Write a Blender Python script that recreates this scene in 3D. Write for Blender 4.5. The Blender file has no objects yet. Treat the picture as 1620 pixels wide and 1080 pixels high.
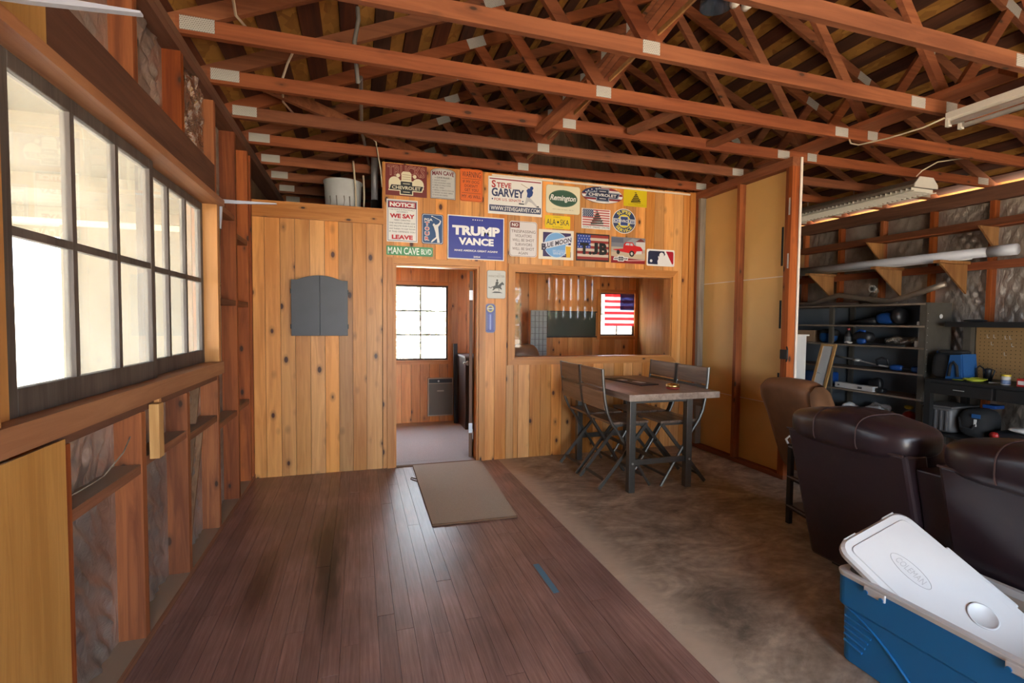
import bpy, math, random
from mathutils import Vector, Matrix
random.seed(7)
SC = bpy.context.scene
COL = SC.collection
PI = math.pi

# ------------------------------------------------------------------ camera, world, sun, exposure
RC = ((0.955, 0.004, 0.298), (-0.297, 0.043, 0.954), (0.009, 0.999, -0.042))
cam_d = bpy.data.cameras.new('camera')
cam_d.sensor_width = 36.0
cam_d.lens = 36.0 * 776 / 1620
cam_d.clip_start = 0.05
cam = bpy.data.objects.new('camera', cam_d)
COL.objects.link(cam)
r_ = Vector((RC[0][0], RC[1][0], RC[2][0])).normalized()
f_ = Vector((RC[0][2], RC[1][2], RC[2][2])).normalized()
u_ = r_.cross(f_).normalized()
r_ = f_.cross(u_).normalized()
mw = Matrix.Identity(4)
for i in range(3):
    mw[i][0] = r_[i]; mw[i][1] = u_[i]; mw[i][2] = -f_[i]
mw[2][3] = 1.5
cam.matrix_world = mw
SC.camera = cam

world = bpy.data.worlds.new('world')
SC.world = world
world.use_nodes = True
wn = world.node_tree
wn.nodes.clear()
wo = wn.nodes.new('ShaderNodeOutputWorld')
wb = wn.nodes.new('ShaderNodeBackground')
wb.inputs['Color'].default_value = (0.73, 0.855, 1.0, 1)
wb.inputs['Strength'].default_value = 1.3
wn.links.new(wb.outputs[0], wo.inputs[0])

sun_d = bpy.data.lights.new('sun', 'SUN')
sun_d.energy = 8.0
sun_d.angle = 0.009
sun_d.color = (1.0, 0.93, 0.82)
sun = bpy.data.objects.new('sun', sun_d)
COL.objects.link(sun)
sun.rotation_euler = Vector((-0.62, 0.10, -0.85)).to_track_quat('-Z', 'Y').to_euler()

vs = SC.view_settings
vs.view_transform = 'Standard'
vs.look = 'None'
vs.gamma = 1.0
vs.use_curve_mapping = False
vs.exposure = 3.6
SC.cycles.max_bounces = 14
SC.cycles.diffuse_bounces = 7
SC.cycles.glossy_bounces = 5
SC.cycles.transparent_max_bounces = 16
SC.cycles.sample_clamp_indirect = 6.0
SC.cycles.caustics_reflective = False
SC.cycles.caustics_refractive = False


def portal(name, loc, rot, sx, sy):
    d = bpy.data.lights.new(name, 'AREA')
    d.shape = 'RECTANGLE'; d.size = sx; d.size_y = sy; d.energy = 1.0
    d.cycles.is_portal = True
    o = bpy.data.objects.new(name, d); COL.objects.link(o)
    o.location = loc; o.rotation_euler = rot


portal('daylight_portal_garage_opening', (2.2, -2.98, 1.4), (PI / 2, 0, 0), 4.4, 2.8)
portal('daylight_portal_office_window', (0.855, 7.245, 1.46), (-PI / 2, 0, 0), 0.8, 1.1)
portal('daylight_portal_side_window', (-1.08, 2.8, 1.72), (0, -PI / 2, 0), 1.2, 2.1)

# ------------------------------------------------------------------ materials
MATS = {}


def cloth_mat(name, col):
    m = bpy.data.materials.new(name); m.use_nodes = True; nt = m.node_tree; nt.nodes.clear(); MATS[name] = m
    o = nt.nodes.new('ShaderNodeOutputMaterial'); d = nt.nodes.new('ShaderNodeBsdfDiffuse'); t = nt.nodes.new('ShaderNodeBsdfTranslucent'); x = nt.nodes.new('ShaderNodeMixShader')
    d.inputs[0].default_value = (*col, 1); t.inputs[0].default_value = (*col, 1); x.inputs[0].default_value = 0.45
    nt.links.new(d.outputs[0], x.inputs[1]); nt.links.new(t.outputs[0], x.inputs[2]); nt.links.new(x.outputs[0], o.inputs[0])



def srgb(c):
    return tuple((x / 12.92 if x <= 0.04045 else ((x + 0.055) / 1.055) ** 2.4) for x in [v / 255.0 for v in c])


def newmat(name):
    m = bpy.data.materials.new(name); m.use_nodes = True
    nt = m.node_tree
    b = nt.nodes['Principled BSDF']
    MATS[name] = m
    return m, nt, b


def N(nt, t, **kw):
    n = nt.nodes.new(t)
    for k, v in kw.items():
        setattr(n, k, v)
    return n


def flat(name, col, rough=0.6, metal=0.0, spec=0.5, noise=0.0, nscale=8.0, bump=0.0, coat=0.0):
    m, nt, b = newmat(name)
    b.inputs['Base Color'].default_value = (*col, 1)
    b.inputs['Roughness'].default_value = rough
    b.inputs['Metallic'].default_value = metal
    b.inputs['Specular IOR Level'].default_value = spec
    if coat: b.inputs['Coat Weight'].default_value = coat; b.inputs['Coat Roughness'].default_value = 0.15
    if noise or bump:
        tc = N(nt, 'ShaderNodeTexCoord')
        nz = N(nt, 'ShaderNodeTexNoise'); nz.inputs['Scale'].default_value = nscale; nz.inputs['Detail'].default_value = 5
        nt.links.new(tc.outputs['Object'], nz.inputs['Vector'])
        if noise:
            mx = N(nt, 'ShaderNodeMix', data_type='RGBA')
            mx.inputs[6].default_value = (*[c * (1 - noise) for c in col], 1)
            mx.inputs[7].default_value = (*[min(1, c * (1 + noise)) for c in col], 1)
            nt.links.new(nz.outputs['Fac'], mx.inputs[0])
            nt.links.new(mx.outputs[2], b.inputs['Base Color'])
        if bump:
            bp = N(nt, 'ShaderNodeBump'); bp.inputs['Strength'].default_value = bump; bp.inputs['Distance'].default_value = 0.02
            nt.links.new(nz.outputs['Fac'], bp.inputs['Height']); nt.links.new(bp.outputs[0], b.inputs['Normal'])
    return m


def wood(name, dark, light, axis='Z', scale=1.0, rough=0.55, var=0.25, knots=None, knotcol=(0.05, 0.018, 0.008), spec=0.4, dust=None):
    """grain runs along axis; every object gets its own grain offset and tone"""
    m, nt, b = newmat(name)
    L = nt.links.new
    tc = N(nt, 'ShaderNodeTexCoord'); oi = N(nt, 'ShaderNodeObjectInfo')
    off = N(nt, 'ShaderNodeVectorMath', operation='SCALE')
    cx = N(nt, 'ShaderNodeCombineXYZ'); 
    for i in range(3): L(oi.outputs['Random'], cx.inputs[i])
    L(cx.outputs[0], off.inputs[0]); off.inputs['Scale'].default_value = 37.0
    add = N(nt, 'ShaderNodeVectorMath', operation='ADD')
    L(tc.outputs['Object'], add.inputs[0]); L(off.outputs[0], add.inputs[1])
    mp = N(nt, 'ShaderNodeMapping')
    s = [22.0 * scale] * 3; s['XYZ'.index(axis)] = 1.3 * scale
    mp.inputs['Scale'].default_value = s
    L(add.outputs[0], mp.inputs['Vector'])
    nz = N(nt, 'ShaderNodeTexNoise'); nz.inputs['Scale'].default_value = 1.0; nz.inputs['Detail'].default_value = 8; nz.inputs['Roughness'].default_value = 0.62; nz.inputs['Distortion'].default_value = 1.1
    L(mp.outputs[0], nz.inputs['Vector'])
    mp2 = N(nt, 'ShaderNodeMapping')
    s2 = [5.0 * scale] * 3; s2['XYZ'.index(axis)] = 0.7 * scale
    mp2.inputs['Scale'].default_value = s2
    L(add.outputs[0], mp2.inputs['Vector'])
    nz2 = N(nt, 'ShaderNodeTexNoise'); nz2.inputs['Scale'].default_value = 1.0; nz2.inputs['Detail'].default_value = 2
    L(mp2.outputs[0], nz2.inputs['Vector'])
    mix = N(nt, 'ShaderNodeMath', operation='MULTIPLY_ADD'); mix.inputs[1].default_value = 0.55
    L(nz.outputs['Fac'], mix.inputs[0])
    h2 = N(nt, 'ShaderNodeMath', operation='MULTIPLY'); h2.inputs[1].default_value = 0.45
    L(nz2.outputs['Fac'], h2.inputs[0]); L(h2.outputs[0], mix.inputs[2])
    cr = N(nt, 'ShaderNodeValToRGB')
    cr.color_ramp.elements[0].position = 0.40; cr.color_ramp.elements[0].color = (*dark, 1)
    cr.color_ramp.elements[1].position = 0.60; cr.color_ramp.elements[1].color = (*light, 1)
    L(mix.outputs[0], cr.inputs[0])
    col = cr.outputs[0]
    if knots:
        mk = N(nt, 'ShaderNodeMapping')
        sk = [knots[0]] * 3; sk['XYZ'.index(axis)] = knots[1]
        mk.inputs['Scale'].default_value = sk
        L(add.outputs[0], mk.inputs['Vector'])
        vo = N(nt, 'ShaderNodeTexVoronoi'); vo.inputs['Scale'].default_value = 1.0
        L(mk.outputs[0], vo.inputs['Vector'])
        kr = N(nt, 'ShaderNodeValToRGB')
        kr.color_ramp.elements[0].position = knots[2]; kr.color_ramp.elements[0].color = (1, 1, 1, 1)
        kr.color_ramp.elements[1].position = knots[2] * 2.6; kr.color_ramp.elements[1].color = (0, 0, 0, 1)
        kx = kr.color_ramp.elements.new(knots[2] * 1.35); kx.color = (0.35, 0.35, 0.35, 1)
        L(vo.outputs['Distance'], kr.inputs[0])
        sp = N(nt, 'ShaderNodeSeparateColor'); L(vo.outputs['Color'], sp.inputs[0])
        gt = N(nt, 'ShaderNodeMath', operation='GREATER_THAN'); gt.inputs[1].default_value = 0.28; L(sp.outputs[0], gt.inputs[0])
        kk = N(nt, 'ShaderNodeMath', operation='MULTIPLY'); L(kr.outputs[0], kk.inputs[0]); L(gt.outputs[0], kk.inputs[1])
        km = N(nt, 'ShaderNodeMix', data_type='RGBA')
        L(kk.outputs[0], km.inputs[0]); L(col, km.inputs[6]); km.inputs[7].default_value = (*knotcol, 1)
        col = km.outputs[2]
    hv = N(nt, 'ShaderNodeHueSaturation')
    mr = N(nt, 'ShaderNodeMapRange'); mr.inputs[3].default_value = 1 - var; mr.inputs[4].default_value = 1 + var
    L(oi.outputs['Random'], mr.inputs[0]); L(mr.outputs[0], hv.inputs['Value']); L(col, hv.inputs['Color'])
    wnz = N(nt, 'ShaderNodeTexWhiteNoise', noise_dimensions='1D'); sc7 = N(nt, 'ShaderNodeMath', operation='MULTIPLY'); sc7.inputs[1].default_value = 91.7
    L(oi.outputs['Random'], sc7.inputs[0]); L(sc7.outputs[0], wnz.inputs['W'])
    hr = N(nt, 'ShaderNodeMapRange'); hr.inputs[3].default_value = 0.5 - 0.035 * var; hr.inputs[4].default_value = 0.5 + 0.002 * var; L(wnz.outputs['Value'], hr.inputs[0]); L(hr.outputs[0], hv.inputs['Hue'])
    sr = N(nt, 'ShaderNodeMapRange'); sr.inputs[3].default_value = 1.0 + 0.3 * var; sr.inputs[4].default_value = 1.0 - 0.2 * var; L(wnz.outputs['Value'], sr.inputs[0]); L(sr.outputs[0], hv.inputs['Saturation'])
    col = hv.outputs[0]
    if dust:   # dust settled on upward faces: a real layer on the wood
        ge = N(nt, 'ShaderNodeNewGeometry'); sx = N(nt, 'ShaderNodeSeparateXYZ'); L(ge.outputs['Normal'], sx.inputs[0])
        rr = N(nt, 'ShaderNodeMapRange'); rr.inputs[1].default_value = 0.6; rr.inputs[2].default_value = 0.95; L(sx.outputs[2], rr.inputs[0])
        dm = N(nt, 'ShaderNodeMix', data_type='RGBA'); L(rr.outputs[0], dm.inputs[0]); L(col, dm.inputs[6]); dm.inputs[7].default_value = (*dust, 1)
        col = dm.outputs[2]
    L(col, b.inputs['Base Color'])
    b.inputs['Roughness'].default_value = rough
    b.inputs['Specular IOR Level'].default_value = spec
    bp = N(nt, 'ShaderNodeBump'); bp.inputs['Strength'].default_value = 0.18; bp.inputs['Distance'].default_value = 0.01
    L(nz.outputs['Fac'], bp.inputs['Height']); L(bp.outputs[0], b.inputs['Normal'])
    return m


wood('pine', (0.54, 0.225, 0.056), (0.74, 0.355, 0.100), 'Z', 1.0, 0.40, 0.24, knots=(8.0, 4.6, 0.115), knotcol=(0.075, 0.024, 0.010))
wood('pine_trim_h', (0.45, 0.170, 0.038), (0.62, 0.28, 0.075), 'X', 1.0, 0.42, 0.10, knots=(9.0, 4.0, 0.07))
wood('pine_trim_v', (0.45, 0.170, 0.038), (0.62, 0.28, 0.075), 'Z', 1.0, 0.42, 0.10, knots=(9.0, 4.0, 0.07))
wood('truss_x', (0.165, 0.047, 0.016), (0.29, 0.098, 0.036), 'X', 0.8, 0.7, 0.18, knots=(9, 4, 0.09))
wood('truss_y', (0.165, 0.047, 0.016), (0.29, 0.098, 0.036), 'Y', 0.8, 0.7, 0.18)
wood('stud_z', (0.175, 0.043, 0.010), (0.385, 0.115, 0.028), 'Z', 0.9, 0.65, 0.22, knots=(9, 4.5, 0.10))
wood('stud_y', (0.17, 0.060, 0.026), (0.30, 0.120, 0.055), 'Y', 0.9, 0.7, 0.18, dust=(0.36, 0.265, 0.19))
wood('beam_y', (0.085, 0.035, 0.020), (0.17, 0.075, 0.042), 'Y', 0.7, 0.7, 0.12)
wood('sill_y', (0.30, 0.125, 0.055), (0.42, 0.20, 0.095), 'Y', 0.9, 0.55, 0.10)
wood('jamb_z', (0.44, 0.19, 0.055), (0.56, 0.27, 0.085), 'Z', 0.9, 0.5, 0.06)
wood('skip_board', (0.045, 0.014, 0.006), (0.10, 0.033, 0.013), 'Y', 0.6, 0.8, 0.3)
wood('ply_panel', (0.38, 0.180, 0.045), (0.50, 0.262, 0.075), 'Z', 1.3, 0.55, 0.08)
wood('grey_wood', (0.20, 0.16, 0.12), (0.34, 0.28, 0.21), 'Z', 1.0, 0.8, 0.15)
wood('old_board', (0.14, 0.075, 0.04), (0.27, 0.16, 0.09), 'Z', 1.0, 0.8, 0.2)
wood('window_dark', (0.060, 0.047, 0.040), (0.115, 0.092, 0.078), 'Z', 1.2, 0.6, 0.05)
wood('table_wood', (0.25, 0.180, 0.136), (0.42, 0.325, 0.255), 'Y', 1.1, 0.38, 0.10)
wood('chair_wood', (0.14, 0.088, 0.060), (0.26, 0.175, 0.125), 'Y', 1.3, 0.28, 0.10, spec=0.7)
wood('shelf_board', (0.16, 0.12, 0.085), (0.28, 0.22, 0.16), 'Y', 1.0, 0.7, 0.1)
wood('bracket_wood', (0.24, 0.105, 0.032), (0.40, 0.195, 0.065), 'Z', 1.0, 0.6, 0.1)
wood('blond_wood', (0.44, 0.23, 0.075), (0.60, 0.36, 0.14), 'Z', 1.0, 0.55, 0.06)


def floor_mat():
    m, nt, b = newmat('floor_plank'); L = nt.links.new
    oi = N(nt, 'ShaderNodeObjectInfo'); ge = N(nt, 'ShaderNodeNewGeometry')
    cx = N(nt, 'ShaderNodeCombineXYZ'); L(oi.outputs['Random'], cx.inputs[0]); L(oi.outputs['Random'], cx.inputs[1])
    sc = N(nt, 'ShaderNodeVectorMath', operation='SCALE'); sc.inputs['Scale'].default_value = 40; L(cx.outputs[0], sc.inputs[0])
    ad = N(nt, 'ShaderNodeVectorMath', operation='ADD'); L(ge.outputs['Position'], ad.inputs[0]); L(sc.outputs[0], ad.inputs[1])
    mp = N(nt, 'ShaderNodeMapping'); mp.inputs['Scale'].default_value = (70, 3.0, 1); L(ad.outputs[0], mp.inputs[0])
    nz = N(nt, 'ShaderNodeTexNoise'); nz.inputs['Scale'].default_value = 1; nz.inputs['Detail'].default_value = 9; nz.inputs['Roughness'].default_value = 0.65; L(mp.outputs[0], nz.inputs['Vector'])
    cr = N(nt, 'ShaderNodeValToRGB')
    cr.color_ramp.elements[0].position = 0.3; cr.color_ramp.elements[0].color = (0.180, 0.098, 0.086, 1)
    cr.color_ramp.elements[1].position = 0.7; cr.color_ramp.elements[1].color = (0.360, 0.232, 0.212, 1)
    L(nz.outputs['Fac'], cr.inputs[0])
    hv = N(nt, 'ShaderNodeHueSaturation'); mr = N(nt, 'ShaderNodeMapRange'); mr.inputs[3].default_value = 0.86; mr.inputs[4].default_value = 1.14
    L(oi.outputs['Random'], mr.inputs[0]); L(mr.outputs[0], hv.inputs['Value']); L(cr.outputs[0], hv.inputs['Color'])
    # worn patches
    n2 = N(nt, 'ShaderNodeTexNoise'); n2.inputs['Scale'].default_value = 2.2; n2.inputs['Detail'].default_value = 6; L(ge.outputs['Position'], n2.inputs['Vector'])
    c2 = N(nt, 'ShaderNodeValToRGB')
    c2.color_ramp.elements[0].position = 0.35; c2.color_ramp.elements[0].color = (0.72, 0.70, 0.68, 1)
    c2.color_ramp.elements[1].position = 0.65; c2.color_ramp.elements[1].color = (1.15, 1.1, 1.05, 1)
    L(n2.outputs['Fac'], c2.inputs[0])
    mu = N(nt, 'ShaderNodeMix', data_type='RGBA', blend_type='MULTIPLY'); mu.inputs[0].default_value = 1
    L(hv.outputs[0], mu.inputs[6]); L(c2.outputs[0], mu.inputs[7])
    col = mu.outputs[2]
    # oil stains with their own outline
    nm_ = N(nt, 'ShaderNodeMapping'); nm_.inputs['Scale'].default_value = (26, 2.4, 1); L(ge.outputs['Position'], nm_.inputs[0]); nw = N(nt, 'ShaderNodeTexNoise'); nw.inputs['Scale'].default_value = 1; nw.inputs['Detail'].default_value = 4; L(nm_.outputs[0], nw.inputs['Vector'])
    for (sx, sy, rx, ry, amt) in ((-0.20, 3.35, 0.13, 0.62, 0.9), (-0.16, 2.85, 0.07, 0.42, 0.88), (-0.54, 2.95, 0.075, 0.50, 0.7), (-0.30, 2.05, 0.3, 0.5, 0.15), (0.36, 1.72, 0.05, 0.05, 0.5), (0.62, 2.2, 0.10, 0.5, 0.25), (0.95, 2.0, 0.05, 0.30, 0.35)):
        su = N(nt, 'ShaderNodeVectorMath', operation='SUBTRACT'); su.inputs[1].default_value = (sx, sy, 0); L(ge.outputs['Position'], su.inputs[0])
        mu2 = N(nt, 'ShaderNodeVectorMath', operation='MULTIPLY'); mu2.inputs[1].default_value = (1 / rx, 1 / ry, 0); L(su.outputs[0], mu2.inputs[0])
        le = N(nt, 'ShaderNodeVectorMath', operation='LENGTH'); L(mu2.outputs[0], le.inputs[0])
        aa = N(nt, 'ShaderNodeMath', operation='MULTIPLY_ADD'); aa.inputs[1].default_value = 1.3; L(nw.outputs['Fac'], aa.inputs[0]); 
        ms = N(nt, 'ShaderNodeMath', operation='SUBTRACT'); L(le.outputs['Value'], ms.inputs[0]); ms.inputs[1].default_value = 0.65
        L(ms.outputs[0], aa.inputs[2])
        r = N(nt, 'ShaderNodeMapRange'); r.inputs[1].default_value = 0.35; r.inputs[2].default_value = 1.15; r.inputs[3].default_value = amt; r.inputs[4].default_value = 0.0
        L(aa.outputs[0], r.inputs[0])
        mm = N(nt, 'ShaderNodeMix', data_type='RGBA'); L(r.outputs[0], mm.inputs[0]); L(col, mm.inputs[6]); mm.inputs[7].default_value = (0.018, 0.012, 0.011, 1)
        col = mm.outputs[2]
    L(col, b.inputs['Base Color'])
    rr = N(nt, 'ShaderNodeMapRange'); rr.inputs[3].default_value = 0.26; rr.inputs[4].default_value = 0.44; L(n2.outputs['Fac'], rr.inputs[0]); L(rr.outputs[0], b.inputs['Roughness'])
    bp = N(nt, 'ShaderNodeBump'); bp.inputs['Strength'].default_value = 0.08; bp.inputs['Distance'].default_value = 0.01; L(nz.outputs['Fac'], bp.inputs['Height']); L(bp.outputs[0], b.inputs['Normal'])


floor_mat()


def concrete_mat():
    m, nt, b = newmat('concrete'); L = nt.links.new
    ge = N(nt, 'ShaderNodeNewGeometry')
    mp = N(nt, 'ShaderNodeMapping'); mp.inputs['Scale'].default_value = (1.0, 1.6, 1); mp.inputs['Rotation'].default_value = (0, 0, 0.5); L(ge.outputs['Position'], mp.inputs[0])
    n1 = N(nt, 'ShaderNodeTexNoise'); n1.inputs['Scale'].default_value = 1.5; n1.inputs['Detail'].default_value = 10; n1.inputs['Roughness'].default_value = 0.68; n1.inputs['Distortion'].default_value = 1.6; L(mp.outputs[0], n1.inputs['Vector'])
    n2 = N(nt, 'ShaderNodeTexNoise'); n2.inputs['Scale'].default_value = 14; n2.inputs['Detail'].default_value = 6; L(mp.outputs[0], n2.inputs['Vector'])
    cr = N(nt, 'ShaderNodeValToRGB'); e = cr.color_ramp.elements
    e[0].position = 0.32; e[0].color = (0.165, 0.130, 0.098, 1); e[1].position = 0.68; e[1].color = (0.58, 0.48, 0.37, 1)
    x = cr.color_ramp.elements.new(0.5); x.color = (0.36, 0.285, 0.215, 1)
    L(n1.outputs['Fac'], cr.inputs[0])
    c2 = N(nt, 'ShaderNodeValToRGB'); e = c2.color_ramp.elements
    e[0].position = 0.35; e[0].color = (0.8, 0.8, 0.8, 1); e[1].position = 0.7; e[1].color = (1.15, 1.15, 1.15, 1); L(n2.outputs['Fac'], c2.inputs[0])
    mu = N(nt, 'ShaderNodeMix', data_type='RGBA', blend_type='MULTIPLY'); mu.inputs[0].default_value = 1; L(cr.outputs[0], mu.inputs[6]); L(c2.outputs[0], mu.inputs[7])
    # paler troweled strip against the timber edge
    sx = N(nt, 'ShaderNodeSeparateXYZ'); L(ge.outputs['Position'], sx.inputs[0])
    ad = N(nt, 'ShaderNodeMath', operation='MULTIPLY_ADD'); ad.inputs[1].default_value = 0.35; L(n1.outputs['Fac'], ad.inputs[0]); L(sx.outputs[0], ad.inputs[2])
    rr = N(nt, 'ShaderNodeMapRange'); rr.inputs[1].default_value = 1.66; rr.inputs[2].default_value = 1.86; rr.inputs[3].default_value = 0.75; rr.inputs[4].default_value = 0; L(ad.outputs[0], rr.inputs[0])
    mx = N(nt, 'ShaderNodeMix', data_type='RGBA'); L(rr.outputs[0], mx.inputs[0]); L(mu.outputs[2], mx.inputs[6]); mx.inputs[7].default_value = (0.58, 0.47, 0.36, 1)
    # hairline cracks
    vo = N(nt, 'ShaderNodeTexVoronoi', feature='DISTANCE_TO_EDGE'); vo.inputs['Scale'].default_value = 0.55
    nv = N(nt, 'ShaderNodeVectorMath', operation='ADD'); L(ge.outputs['Position'], nv.inputs[0]); L(n1.outputs['Color'], nv.inputs[1]); L(nv.outputs[0], vo.inputs['Vector'])
    ck = N(nt, 'ShaderNodeMapRange'); ck.inputs[1].default_value = 0.0; ck.inputs[2].default_value = 0.004; ck.inputs[3].default_value = 0.22; ck.inputs[4].default_value = 0; L(vo.outputs['Distance'], ck.inputs[0])
    m3 = N(nt, 'ShaderNodeMix', data_type='RGBA'); L(ck.outputs[0], m3.inputs[0]); L(mx.outputs[2], m3.inputs[6]); m3.inputs[7].default_value = (0.05, 0.04, 0.03, 1)
    L(m3.outputs[2], b.inputs['Base Color'])
    b.inputs['Roughness'].default_value = 0.62
    bp = N(nt, 'ShaderNodeBump'); bp.inputs['Strength'].default_value = 0.15; bp.inputs['Distance'].default_value = 0.01; L(n2.outputs['Fac'], bp.inputs['Height']); L(bp.outputs[0], b.inputs['Normal'])


concrete_mat()


def osb_mat():
    m, nt, b = newmat('osb'); L = nt.links.new
    tc = N(nt, 'ShaderNodeTexCoord')
    vo = N(nt, 'ShaderNodeTexVoronoi'); vo.inputs['Scale'].default_value = 22
    mp = N(nt, 'ShaderNodeMapping'); mp.inputs['Scale'].default_value = (1, 0.5, 1); L(tc.outputs['Object'], mp.inputs[0]); L(mp.outputs[0], vo.inputs['Vector'])
    cr = N(nt, 'ShaderNodeValToRGB'); e = cr.color_ramp.elements
    e[0].color = (0.22, 0.088, 0.014, 1); e[1].color = (0.46, 0.225, 0.042, 1)
    L(vo.outputs['Color'], cr.inputs[0]); L(cr.outputs[0], b.inputs['Base Color']); b.inputs['Roughness'].default_value = 0.8


osb_mat()


def foil_mat(name, c0, c1, metal, rough):
    m, nt, b = newmat(name); L = nt.links.new
    tc = N(nt, 'ShaderNodeTexCoord')
    nz = N(nt, 'ShaderNodeTexNoise'); nz.inputs['Scale'].default_value = 3.0; nz.inputs['Detail'].default_value = 6; L(tc.outputs['Object'], nz.inputs['Vector'])
    cr = N(nt, 'ShaderNodeValToRGB'); e = cr.color_ramp.elements
    e[0].position = 0.35; e[0].color = (*c0, 1); e[1].position = 0.65; e[1].color = (*c1, 1)
    L(nz.outputs['Fac'], cr.inputs[0]); L(cr.outputs[0], b.inputs['Base Color'])
    b.inputs['Metallic'].default_value = metal; b.inputs['Roughness'].default_value = rough
    mp = N(nt, 'ShaderNodeMapping'); mp.inputs['Rotation'].default_value = (0.7, 0.2, 0.4); mp.inputs['Scale'].default_value = (7, 22, 9); L(tc.outputs['Object'], mp.inputs[0])
    n2 = N(nt, 'ShaderNodeTexNoise'); n2.inputs['Scale'].default_value = 1.0; n2.inputs['Detail'].default_value = 3; n2.inputs['Distortion'].default_value = 1.2; L(mp.outputs[0], n2.inputs['Vector'])
    bp = N(nt, 'ShaderNodeBump'); bp.inputs['Strength'].default_value = 0.5; bp.inputs['Distance'].default_value = 0.02; L(n2.outputs['Fac'], bp.inputs['Height']); L(bp.outputs[0], b.inputs['Normal'])


foil_mat('foil', (0.36, 0.30, 0.26), (0.62, 0.54, 0.48), 0.72, 0.28)
foil_mat('foil_dusty', (0.27, 0.23, 0.19), (0.46, 0.40, 0.34), 0.5, 0.33)
foil_mat('foil_bright', (0.70, 0.66, 0.60), (0.85, 0.82, 0.78), 0.95, 0.16)


def glass_mat(name, dustc, dust, tint=(1, 1, 1)):
    m = bpy.data.materials.new(name); m.use_nodes = True; nt = m.node_tree; nt.nodes.clear(); L = nt.links.new
    MATS[name] = m
    o = N(nt, 'ShaderNodeOutputMaterial'); tr = N(nt, 'ShaderNodeBsdfTransparent'); tr.inputs[0].default_value = (*tint, 1)
    gl = N(nt, 'ShaderNodeBsdfGlossy'); gl.inputs['Roughness'].default_value = 0.02
    fr = N(nt, 'ShaderNodeFresnel'); fr.inputs[0].default_value = 1.5
    ge = N(nt, 'ShaderNodeNewGeometry'); iv = N(nt, 'ShaderNodeMath', operation='SUBTRACT'); iv.inputs[0].default_value = 1.0; L(ge.outputs['Backfacing'], iv.inputs[1])
    fm = N(nt, 'ShaderNodeMath', operation='MULTIPLY'); L(fr.outputs[0], fm.inputs[0]); L(iv.outputs[0], fm.inputs[1])
    mx = N(nt, 'ShaderNodeMixShader'); L(fm.outputs[0], mx.inputs[0]); L(tr.outputs[0], mx.inputs[1]); L(gl.outputs[0], mx.inputs[2])
    out = mx.outputs[0]
    if dust:
        df = N(nt, 'ShaderNodeBsdfDiffuse'); df.inputs[0].default_value = (*dustc, 1)
        tl = N(nt, 'ShaderNodeBsdfTranslucent'); tl.inputs[0].default_value = (*dustc, 1)
        m1 = N(nt, 'ShaderNodeMixShader'); m1.inputs[0].default_value = 0.6; L(df.outputs[0], m1.inputs[1]); L(tl.outputs[0], m1.inputs[2])
        tc = N(nt, 'ShaderNodeTexCoord'); nz = N(nt, 'ShaderNodeTexNoise'); nz.inputs['Scale'].default_value = 2.5; nz.inputs['Detail'].default_value = 3; nz.inputs['Roughness'].default_value = 0.5
        L(tc.outputs['Object'], nz.inputs['Vector'])
        mr = N(nt, 'ShaderNodeMapRange'); mr.inputs[1].default_value = 0.3; mr.inputs[2].default_value = 0.75; mr.inputs[3].default_value = dust * 0.7; mr.inputs[4].default_value = dust * 1.6; L(nz.outputs['Fac'], mr.inputs[0])
        m2 = N(nt, 'ShaderNodeMixShader'); L(mr.outputs[0], m2.inputs[0]); L(out, m2.inputs[1]); L(m1.outputs[0], m2.inputs[2])
        out = m2.outputs[0]
    L(out, o.inputs[0])


glass_mat('glass_dusty', (0.72, 0.67, 0.55), 0.16)
glass_mat('glass_clear', (0.75, 0.70, 0.58), 0.0)
glass_mat('glass_office', (0.8, 0.8, 0.8), 0.05)

flat('galvanised', (0.50, 0.49, 0.46), 0.45, 0.35, noise=0.2, nscale=60)
def gusset_mat():
    m, nt, b = newmat('gusset'); L = nt.links.new
    tc = N(nt, 'ShaderNodeTexCoord'); mp = N(nt, 'ShaderNodeMapping'); mp.inputs['Scale'].default_value = (75, 1, 55); L(tc.outputs['Object'], mp.inputs[0])
    sx = N(nt, 'ShaderNodeSeparateXYZ'); L(mp.outputs[0], sx.inputs[0]); cb = N(nt, 'ShaderNodeCombineXYZ'); L(sx.outputs[0], cb.inputs[0]); L(sx.outputs[2], cb.inputs[1])
    ck = N(nt, 'ShaderNodeTexBrick'); ck.offset = 0.5; ck.inputs['Scale'].default_value = 1.0; ck.inputs['Mortar Size'].default_value = 0.16; ck.inputs['Brick Width'].default_value = 0.9; ck.inputs['Row Height'].default_value = 0.55
    ck.inputs['Color1'].default_value = (0.22, 0.19, 0.16, 1); ck.inputs['Color2'].default_value = (0.30, 0.27, 0.23, 1); ck.inputs['Mortar'].default_value = (0.58, 0.56, 0.52, 1)
    L(cb.outputs[0], ck.inputs['Vector']); L(ck.outputs['Color'], b.inputs['Base Color']); b.inputs['Roughness'].default_value = 0.45; b.inputs['Metallic'].default_value = 0.3


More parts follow.
